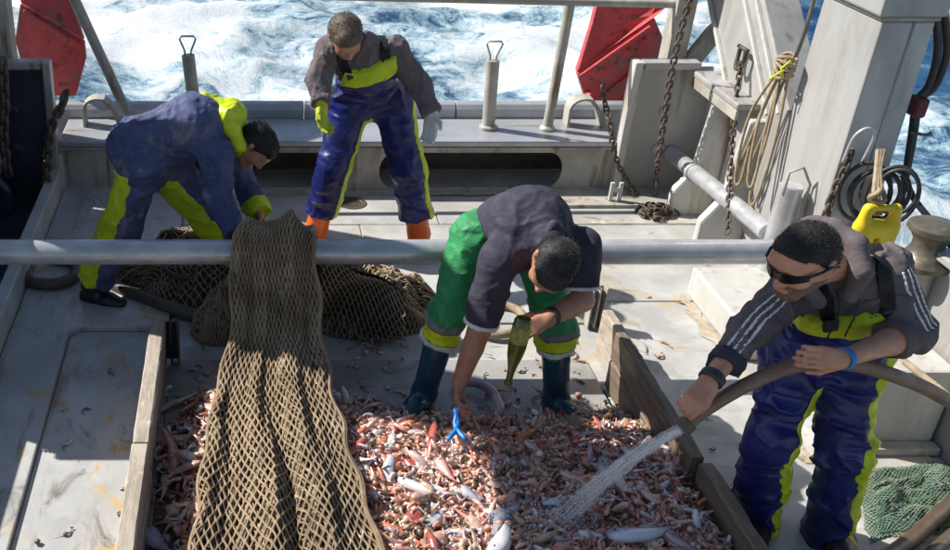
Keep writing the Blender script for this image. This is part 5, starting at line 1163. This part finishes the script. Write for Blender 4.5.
def shrimp(seed):
    r = random.Random(seed); vs = []; fs = []; N = 8; seg = 6; R0 = .030; tot = r.uniform(1.6, 3.0)
    for i in range(N+1):
        t = i/N; an = -tot/2+tot*t; rad = .0105*(1-.72*t)*(0.75+.25*math.sin(math.pi*min(1, t*3))); rad *= (1.12 if i % 2 else .95)
        c = (R0*math.cos(an), R0*math.sin(an), .004*math.sin(t*6))
        for q in range(seg):
            p = 2*math.pi*q/seg; d = math.cos(p)*rad; vs.append((c[0]+math.cos(an)*d, c[1]+math.sin(an)*d, c[2]+math.sin(p)*rad))
    for i in range(N): fs += [(i*seg+q, i*seg+(q+1) % seg, (i+1)*seg+(q+1) % seg, (i+1)*seg+q) for q in range(seg)]
    fs += [tuple(range(seg))[::-1]]; an = tot/2; n = len(vs); e = (R0*math.cos(an), R0*math.sin(an), .0); tx, ty = -math.sin(an), math.cos(an)
    vs += [e, (e[0]+tx*.016+math.cos(an)*.010, e[1]+ty*.016+math.sin(an)*.010, .003), (e[0]+tx*.016-math.cos(an)*.010, e[1]+ty*.016-math.sin(an)*.010, .003)]
    fs += [(n, n+1, n+2), (n, n+2, n+1)]
    an = -tot/2; hx, hy = R0*math.cos(an), R0*math.sin(an)
    for k in range(3):                                     # rostrum and feelers
        n = len(vs); dx, dy = math.sin(an)*1+r.uniform(-.5, .5), -math.cos(an)+r.uniform(-.5, .5); L = .03+.02*k; vs += [(hx+.002, hy, .002), (hx-.002, hy, -.001), (hx+dx*L, hy+dy*L, .012*r.random())]; fs += [(n, n+1, n+2), (n+2, n+1, n)]
    return np.array(vs), fs
def lump(seed, sq=.6):
    r = np.random.default_rng(seed); vs = []; fs = []; nu, nv = 8, 5
    vs.append((0, 0, 1))
    for j in range(1, nv):
        for i in range(nu): th_ = math.pi*j/nv; ph = 2*math.pi*i/nu; vs.append((math.sin(th_)*math.cos(ph), math.sin(th_)*math.sin(ph), math.cos(th_)))
    vs.append((0, 0, -1)); vs = np.array(vs)*(.75+.5*r.random((len(vs), 1))); vs[:, 2] *= sq; vs *= .022
    for i in range(nu): fs.append((0, 1+i, 1+(i+1) % nu))
    for j in range(nv-2):
        for i in range(nu): fs.append((1+j*nu+i, 1+(j+1)*nu+i, 1+(j+1)*nu+(i+1) % nu, 1+j*nu+(i+1) % nu))
    b = len(vs)-1
    for i in range(nu): fs.append((b, 1+(nv-2)*nu+(i+1) % nu, 1+(nv-2)*nu+i))
    return vs, fs
def worm(seed):
    r = random.Random(seed); m = MB(); L = r.uniform(.05, .10); pts = [V(-L/2+L*i/6, .015*math.sin(i*1.1+seed), .004*math.sin(i*2)) for i in range(7)]
    m.tube(pts, [.003, .006, .0075, .007, .006, .004, .002], 5); return np.array([tuple(v) for v in m.v]), m.f
TPL = [shrimp(i) for i in range(7)]+[spindle(.10, .011, .008, b_, 6, 6) for b_ in (-.5, .3, .9)]+[spindle(.13, .016, .010, b_, 7, 6) for b_ in (-.3, .5)]+[lump(i, s_) for i, s_ in ((1, .5), (2, .7), (3, .4), (4, .9))]+[worm(i) for i in range(4)]
TW = np.array([9]*7+[5, 5, 5]+[3, 3]+[1.2, 1.2, 1.2, 1]+[7]*4, dtype=float); TW /= TW.sum()
PAL = [((.70, .35, .25), 11), ((.72, .46, .36), 10), ((.62, .20, .10), 5), ((.74, .57, .50), 7), ((.22, .12, .075), 4), ((.40, .25, .15), 6), ((.52, .52, .55), 3), ((.76, .74, .72), 4), ((.48, .12, .10), 3), ((.55, .43, .28), 3.5), ((.52, .36, .38), 1.5)]
def pile_edge(X): return np.interp(X, [-.36, .1, .5, .8, 1.1, 1.5, 1.8], [4.1, 4.06, 3.98, 3.88, 3.83, 3.84, 3.90])
def pile_h(X, Y):
    """height of the catch over the deck"""
    left = np.clip((X+.36)/.5, 0, 1); edge = np.clip((pile_edge(X)-Y+.12*(fbm2(X*3, Y*3, 3, 4)-.5))/.55, 0, 1)
    h = .15*edge**.9*(.10+.90*left**1.3)*(.55+.9*fbm2(X*3.1+3, Y*3.1, 4, 21))+.05*edge*np.clip((X-1.0)/.7, 0, 1)
    return .012+np.where(edge > 0, h, 0)
def build_catch():
    # bed of the heap
    gx = np.linspace(-.37, 1.80, 130); gy = np.linspace(2.0, 4.08, 120); X, Y = np.meshgrid(gx, gy, indexing='ij'); Z = pile_h(X, Y)-.012-.0; Z += .010*(fbm2(X*30, Y*30, 3, 6)-.5)*(Z > .02)
    I = np.arange(X.size).reshape(X.shape); q = np.stack([I[:-1, :-1], I[1:, :-1], I[1:, 1:], I[:-1, 1:]], -1).reshape(-1, 4)
    root = thing('catch_heap', (.72, 3.0, .012), 'heap of mixed shrimp and small fish filling the boarded pound', 'catch')
    mesh_obj('catch_bed', np.stack([X, Y, Z], -1).reshape(-1, 3), q, mat('dark_catch_bed', (.13, .06, .04), (.30, .15, .10), 40, .35, 0, 1, 60, ((.06, .03, .02), 14, .5, .7, .3), bdist=.02), root, True, kind='stuff')
    r = np.random.default_rng(3); N = 16500; x = r.uniform(-.36, 1.79, N); y = r.uniform(2.35, 4.10, N)
    den = (np.clip((pile_edge(x)-y+.16*(fbm2(x*4, y*4, 3, 31)-.5))/.2, 0, 1)+.012*(y < 4.05))*(.10+.90*np.clip((x+.27)/.18, 0, 1))*np.where(y < 2.55, .6, 1)
    keep = r.random(N) < den; x, y = x[keep], y[keep]; n = len(x); ti = r.choice(len(TPL), n, p=TW); h = pile_h(x, y)
    cols = np.array([c for c, _ in PAL]); wts = np.array([w_ for _, w_ in PAL])
    patch = fbm2(x*2.2+5, y*2.2, 3, 51); patch2 = fbm2(x*2.0+15, y*2.0, 3, 52)
    VV, FF, CC, singles = [], [], [], []; base = 0
    for k in range(n):
        v, f = TPL[ti[k]]; sc = r.uniform(.65, 1.25)*(1.0 if ti[k] < 7 else r.uniform(.8, 1.7))*(1.12 if patch2[k] > .58 else 1); yaw = r.uniform(0, 6.28); tilt = r.normal(0, .35); roll = r.normal(0, .6)
        w_ = wts.copy(); w_[[0, 1, 3]] *= 2.2 if patch[k] > .52 else .8; w_[[4, 5, 9]] *= 2.4 if patch2[k] > .55 else .7
        if x[k] > 1.0: w_[[2, 8, 4, 10]] *= 1.6
        w_ /= w_.sum(); c = cols[r.choice(len(cols), p=w_)]*r.uniform(.75, 1.2)
        M_ = np.array(Matrix.Rotation(yaw, 3, 'Z') @ Matrix.Rotation(tilt, 3, 'Y') @ Matrix.Rotation(roll, 3, 'X'))
        lift = .006+abs(r.normal(0, .010))
        if ti[k] < 7 and len(singles) < 170 and y[k] < 3.9 and lift > .012 and r.random() < .3 and not (-.25 < x[k] < .5): singles.append((ti[k], (x[k], y[k], h[k]+lift), M_, sc, c)); continue
        VV.append((v*sc)@M_.T+np.array([x[k], y[k], h[k]+lift])); FF += [tuple(i+base for i in ff) for ff in f]; CC.append(np.tile(c, (len(v), 1))); base += len(v)
    P = np.concatenate(VV); C_ = np.concatenate(CC)
    o = mesh_obj('mixed_catch', P, FF, MT['catch'], root, True, kind='stuff'); ca = o.data.color_attributes.new('tint', 'FLOAT_COLOR', 'POINT'); ca.data.foreach_set('color', np.concatenate([C_, np.ones((len(C_), 1))], 1).ravel())
    # shrimps that lie clear on top, each one a thing
    me = {}
    for ti_, p, M_, sc, c in singles:
        ck = int(np.argmin(np.abs(cols-c).sum(1))); key = (ti_, ck)
        if key not in me:
            v, f = TPL[ti_]; m_ = bpy.data.meshes.new('shrimp'); m_.from_pydata(v.tolist(), [], f); m_.update(); m_.materials.append(MT['catch']); m_.polygons.foreach_set('use_smooth', [True]*len(m_.polygons))
            ca = m_.color_attributes.new('tint', 'FLOAT_COLOR', 'POINT'); ca.data.foreach_set('color', np.tile(np.append(cols[ck], 1), (len(v), 1)).ravel()); me[key] = m_
        o = bpy.data.objects.new('shrimp', me[key]); COL.objects.link(o); o.location = p; o.rotation_euler = Matrix(M_.tolist()).to_euler(); o.scale = (sc*1.05,)*3
        tag(o, 'small curled shrimp lying loose on top of the heaped catch', 'shrimp', 'shrimps lying on top of the catch')
build_catch()
# scraps washed about the deck
r_ = np.random.default_rng(8); VV, FF, CC = [], [], []; base = 0
for k in range(122):
    if k < 95: p = (r_.uniform(-.34, 1.8), r_.uniform(3.85, 4.6), .014)
    elif k < 106: p = (r_.uniform(-.9, -.47), r_.uniform(2.9, 4.4), .010)
    else: p = (r_.uniform(1.95, 2.7), r_.uniform(3.2, 5.0), .012)
    v, f = TPL[r_.integers(0, len(TPL))]; M_ = np.array(Matrix.Rotation(r_.uniform(0, 6.28), 3, 'Z')); v = v*r_.uniform(.4, .9); v = v-np.array([0, 0, v[:, 2].min()]); VV.append(v@M_.T+np.array(p)); FF += [tuple(i+base for i in q_) for q_ in f]; base += len(v); CC.append(np.tile(np.array(PAL[r_.integers(0, len(PAL))][0])*r_.uniform(.4, 1), (len(v), 1)))
o = mesh_obj('scattered_scraps', np.concatenate(VV), FF, MT['catch'], None, True, kind='stuff', label='small shrimp scraps washed over the wet deck round the pound', cat='scraps')
C_ = np.concatenate(CC); ca = o.data.color_attributes.new('tint', 'FLOAT_COLOR', 'POINT'); ca.data.foreach_set('color', np.concatenate([C_, np.ones((len(C_), 1))], 1).ravel())
def fish_mat(name, back, belly, rough=.22):
    k = NT(name); c = k.coord('Object'); sp = k.n('ShaderNodeSeparateXYZ'); k.l(c, sp.inputs[0]); n = k.noise(c, 70, 4); f = k.ramp(k.math('ADD', sp.outputs[1], k.math('MULTIPLY', k.math('SUBTRACT', n, .5), .02)), -.008, .012)
    col = k.mix(f, belly, back); col = k.mix(k.ramp(k.noise(c, 34, 5, .7), .55, .75, 0, .6), col, tuple(x*.55 for x in back)); k.l(col, k.b.inputs['Base Color']); k.b.inputs['Roughness'].default_value = rough
    k.b.inputs['Specular IOR Level'].default_value = .7; k.bump(k.noise(c, 260, 3), .25, .002); return k.m
FM = dict(silver=fish_mat('silver_fish_skin', (.30, .31, .35), (.68, .68, .70)), white=fish_mat('white_fish_skin', (.58, .57, .58), (.74, .73, .72)), red=fish_mat('red_fish_skin', (.42, .05, .03), (.52, .17, .09)),
          orange=fish_mat('orange_fish_skin', (.48, .12, .05), (.55, .25, .14)), mauve=fish_mat('mauve_fish_skin', (.26, .16, .22), (.50, .36, .38)), grey=fish_mat('grey_fish_skin', (.22, .22, .28), (.42, .42, .46)), pink=fish_mat('pink_fish_skin', (.50, .17, .16), (.62, .40, .36)))
EYE = mat('fish_eye', (.01, .01, .012), rough=.08, bump=0)
def fish(px, py, Lpx, ang, mt, label, fat=.15, bend=.15, lift=.036, name='fish', sq=.75):
    p = G(px, py, .1); z = float(pile_h(np.array([p.x]), np.array([p.y]))[0])+lift; p = G(px, py, z)
    d = p.y*PC+(CAMH-p.z)*PS; e = G(px+math.cos(ang)*Lpx/2, py-math.sin(ang)*Lpx/2, z)-G(px-math.cos(ang)*Lpx/2, py+math.sin(ang)*Lpx/2, z); L = e.length*.92
    v, f = spindle(L, L*fat*.86, L*fat*.86*sq, bend*2.2, 12, 12, .55); m = bpy.data.meshes.new(name); m.from_pydata(v.tolist(), [], f); m.update(); m.materials.append(FM[mt]); m.polygons.foreach_set('use_smooth', [True]*len(m.polygons))
    o = bpy.data.objects.new(name, m); COL.objects.link(o); o.location = p; o.rotation_euler = (random.uniform(-.25, .25), random.uniform(-.12, .12), math.atan2(e.y, e.x)); tag(o, label, 'fish', 'larger fish in the catch')
    mb = MB(); an = bend*(.10-.4); xx = (.10-.5)*L
    for sgn in (1,):
        c = V(xx*math.cos(an), xx*math.sin(an)+L*fat*.28, L*fat*sq*.55); mb.lathe(c, [(L*.022, -.004), (L*.022, L*.010), (L*.012, L*.018)], 8)
    me = bpy.data.meshes.new('eye'); me.from_pydata(mb.v, [], mb.f); me.update(); me.materials.append(EYE); eo = bpy.data.objects.new('eye', me); COL.objects.link(eo); eo.parent = o
    mb = MB(); fx = -.05*L; an2 = bend*(.45-.4); hh = L*fat                                    # dorsal fin along the back edge
    n = 7; vs = []
    for i in range(n):
        t = i/(n-1); x_ = fx+t*L*.32; vs += [(x_, hh*.86-(hh*.12*t), .0), (x_+L*.02, hh*(.92+.35*math.sin(math.pi*t)), .004)]
    mb.add(vs, [(2*i, 2*i+1, 2*i+3, 2*i+2) for i in range(n-1)]+[(2*i+2, 2*i+3, 2*i+1, 2*i) for i in range(n-1)])
    me = bpy.data.meshes.new('dorsal_fin'); me.from_pydata(mb.v, [], mb.f); me.update(); me.materials.append(FM[mt]); eo = bpy.data.objects.new('dorsal_fin', me); COL.objects.link(eo); eo.parent = o
    return o
R_ = math.radians
for args in [
    (404, 466, 44, R_(8), 'red', 'deep red fish in the sunlit catch right of the net', .19), (426, 490, 66, R_(-14), 'white', 'long white-bellied fish in the sunlit middle of the catch', .12),
    (487, 461, 42, R_(-38), 'orange', 'orange fish lying diagonally in the catch below the blue pincers', .2), (471, 496, 34, R_(-35), 'grey', 'short grey fish at the edge of sunlight in the catch', .24),
    (509, 512, 44, R_(35), 'grey', 'plump grey fish slanting upward in the middle of the catch', .21), (511, 464, 32, R_(-40), 'silver', 'small silver fish beside the diagonal orange fish', .18),
    (606, 456, 34, R_(85), 'silver', 'silver fish lying upright in the picture near the right boards', .2), (504, 538, 44, R_(65), 'white', 'white fish pointing upward at the bottom edge of the catch', .2),
    (462, 534, 40, R_(15), 'white', 'white fish at the bottom edge in the sunlit catch', .22), (533, 469, 48, R_(-40), 'mauve', 'slim mauve fish in the shaded catch above the water jet', .12),
    (624, 460, 38, R_(-35), 'silver', 'blue-silver fish just above the water jet near the right boards', .17), (597, 537, 44, R_(-15), 'silver', 'silver fish at the bottom edge below the water jet', .18),
    (645, 534, 78, R_(8), 'silver', 'largest silver fish at the bottom edge near the right board', .15), (690, 526, 46, R_(-42), 'pink', 'pink fish lying against the foot of the right board', .18),
    (684, 545, 50, R_(-25), 'mauve', 'mauve-pink fish in the bottom right corner of the catch', .16), (155, 541, 34, R_(-50), 'grey', 'blue-grey fish at the bottom beside the left board', .28),
    (372, 430, 36, R_(25), 'pink', 'pink fish near the top of the sunlit catch beside the net', .18), (445, 470, 34, R_(-60), 'pink', 'pale pink fish on the sunlight edge under the blue pincers', .18),
    (560, 500, 38, R_(20), 'silver', 'thin silver fish close to where the water jet lands', .14), (575, 478, 36, R_(-20), 'pink', 'reddish pink fish in the shaded catch near the jet', .17),
    (655, 500, 40, R_(-30), 'pink', 'rosy fish between the water jet and the dark board', .17), (395, 530, 40, R_(-20), 'orange', 'orange fish at the bottom edge next to the net', .17),
    (436, 520, 34, R_(40), 'silver', 'small silvery fish among pink shrimps near the bottom edge', .17), (540, 445, 34, R_(10), 'mauve', 'mauve fish near the beige sponge lumps', .16), (352, 470, 34, R_(-55), 'pink', 'pink fish touching the right hem of the net', .17)]:
    fish(*args)
m = MB(); ee = [G(462, 384, .05), G(478, 384, .06), G(490, 390, .07), G(497, 400, .07), G(500, 412, .06), G(488, 420, .05), G(470, 421, .05)]; n_ = len(spline(ee, 6))
m.tube(spline(ee, 6), [.010+.014*math.sin(math.pi*min(1, .12+.88*i/(n_-1))) for i in range(n_)], 10); m.build('eel', FM['mauve'], None, True, label='thick mauve eel curled on the deck between the blue boots', cat='eel')
def sponge(px, py, s, seed, label):
    p = G(px, py, .06); z = float(pile_h(np.array([p.x]), np.array([p.y]))[0]); p = G(px, py, z); g = Grid(A3(p)-.16, A3(p)+.16, .008); F = g.field(); r = random.Random(seed)
    for k in range(9):
        q = A3(p)+A3((r.uniform(-1, 1)*s, r.uniform(-.5, .5)*s, .012+r.random()*.025)); g.cone(F, q, q+A3((r.uniform(-.02, .02), r.uniform(-.02, .02), r.uniform(0, .02))), r.uniform(.012, .022), None, .012)
    g.wrinkle(F, .008, 40, seed); g.build(F, 'sponge', MT['rope'], None, label=label, cat='sponge')
sponge(557, 430, .07, 1, 'beige sponge lump on the catch before the right blue boot'); sponge(580, 433, .05, 2, 'smaller beige sponge lump right of the first on the catch'); sponge(636, 430, .05, 3, 'beige sponge lump against the far right boards')
# ================================================================ water jet from the hose
def jet():
    a_ = HP[0]+d0*.01; p = G(560, 523, .17); r = random.Random(9)
    C_ = spline([a_, a_.lerp(p, .25)+V(-.01, 0, .030), a_.lerp(p, .5)+V(-.015, 0, .036), a_.lerp(p, .75)+V(-.01, 0, .024), p], 16); N = len(C_)
    def pt(t): x = max(0, min(.9999, t))*(N-1); i = int(x); return C_[i].lerp(C_[i+1], x-i)
    k = NT('spray_veil'); c = k.coord('UV'); mp = k.n('ShaderNodeMapping'); mp.inputs['Scale'].default_value = (26, 3.2, 1); k.l(c, mp.inputs[0])
    n1 = k.noise(mp.outputs[0], 1, 8, .7, .4); k.b.inputs['Base Color'].default_value = (.90, .92, .94, 1); k.b.inputs['Roughness'].default_value = .25; k.b.inputs['IOR'].default_value = 1.33; k.b.inputs['Transmission Weight'].default_value = .25
    sv = k.n('ShaderNodeAttribute'); sv.attribute_name = 'fade'; k.l(k.math('MULTIPLY', k.ramp(n1, .40, .66, .0, .6), sv.outputs['Fac']), k.b.inputs['Alpha']); veil = k.m
    root = thing('water_jet', p, 'white jet of water spraying from the hose onto the catch', 'water')
    for q, (r0, r1) in enumerate(((.007, .016), (.012, .032), (.016, .042))):
        seg = 20; vs = []; fs = []; uv = []
        for i in range(N):
            t = i/(N-1); tn = (C_[min(i+1, N-1)]-C_[max(i-1, 0)]).normalized(); u_ = tn.orthogonal().normalized(); w_ = tn.cross(u_); rad = (r0+(r1-r0)*t**.8)
            for s_ in range(seg): an = 2*math.pi*s_/seg; rr = rad*(1+.16*math.sin(an*3+i*.35+q)+.10*r.uniform(-1, 1)); vs.append(C_[i]+(u_*math.cos(an)+w_*math.sin(an))*rr); uv.append((s_/seg+q*.37, t+q*1.7))
        for i in range(N-1): fs += [(i*seg+s_, i*seg+(s_+1) % seg, (i+1)*seg+(s_+1) % seg, (i+1)*seg+s_) for s_ in range(seg)]
        o = mesh_obj('water_sheet', [tuple(v) for v in vs], fs, veil, root, True, kind='stuff'); fa = o.data.attributes.new('fade', 'FLOAT', 'POINT'); fa.data.foreach_set('value', np.repeat(1-.75*np.linspace(0, 1, N)**1.5, seg).astype(np.float32)); ul = o.data.uv_layers.new(name='UVMap'); li = np.empty(len(o.data.loops), dtype=np.int32); o.data.loops.foreach_get('vertex_index', li); ua = np.array(uv)[li]; ul.data.foreach_set('uv', ua.astype(np.float32).ravel())
    m = MB()
    for k_ in range(150):                                          # short broken strings of water
        t0 = r.random()**.8*.9; L = r.uniform(.05, .16); an = r.uniform(0, 6.28); rr = math.sqrt(r.random()); sp0 = .010+.028*t0; sp1 = .010+.028*(t0+L); w_ = V(math.cos(an), .5*math.sin(an), math.sin(an))*rr
        pts = [pt(t0+L*i/4)+w_*(sp0+(sp1-sp0)*i/4)*(1.1+.25*r.random()) for i in range(5)]; R1 = r.uniform(.0010, .0024); m.tube(pts, [R1*.2, R1, R1*.8, R1, R1*.2], 5)
    for k_ in range(420):
        t = r.random()**.6; c = pt(t)+V(r.gauss(0, 1), r.gauss(0, .7), r.gauss(0, 1))*(.008+.028*t); s = r.uniform(.0010, .0034); m.lathe(c, [(0.0002, -s), (s*.8, -s*.3), (s*.8, s*.4), (.0002, s)], 5)
    for k_ in range(620):                                          # splash where it lands
        an = r.uniform(0, 6.28); R1 = abs(r.gauss(0, .12)); c = p+V(math.cos(an)*R1*1.25-.03, math.sin(an)*R1, abs(r.gauss(0, .06))*math.exp(-R1*3)-.012); s = r.uniform(.0014, .0048); m.lathe(c, [(0.0002, -s), (s*.8, -s*.3), (s*.8, s*.4), (.0002, s)], 5)
    k = NT('spray_drops'); k.b.inputs['Base Color'].default_value = (.92, .94, .96, 1); k.b.inputs['Roughness'].default_value = .1; k.b.inputs['IOR'].default_value = 1.33; k.b.inputs['Transmission Weight'].default_value = .35; k.b.inputs['Alpha'].default_value = .85
    m.build('droplets', k.m, root, True, kind='stuff')
jet()
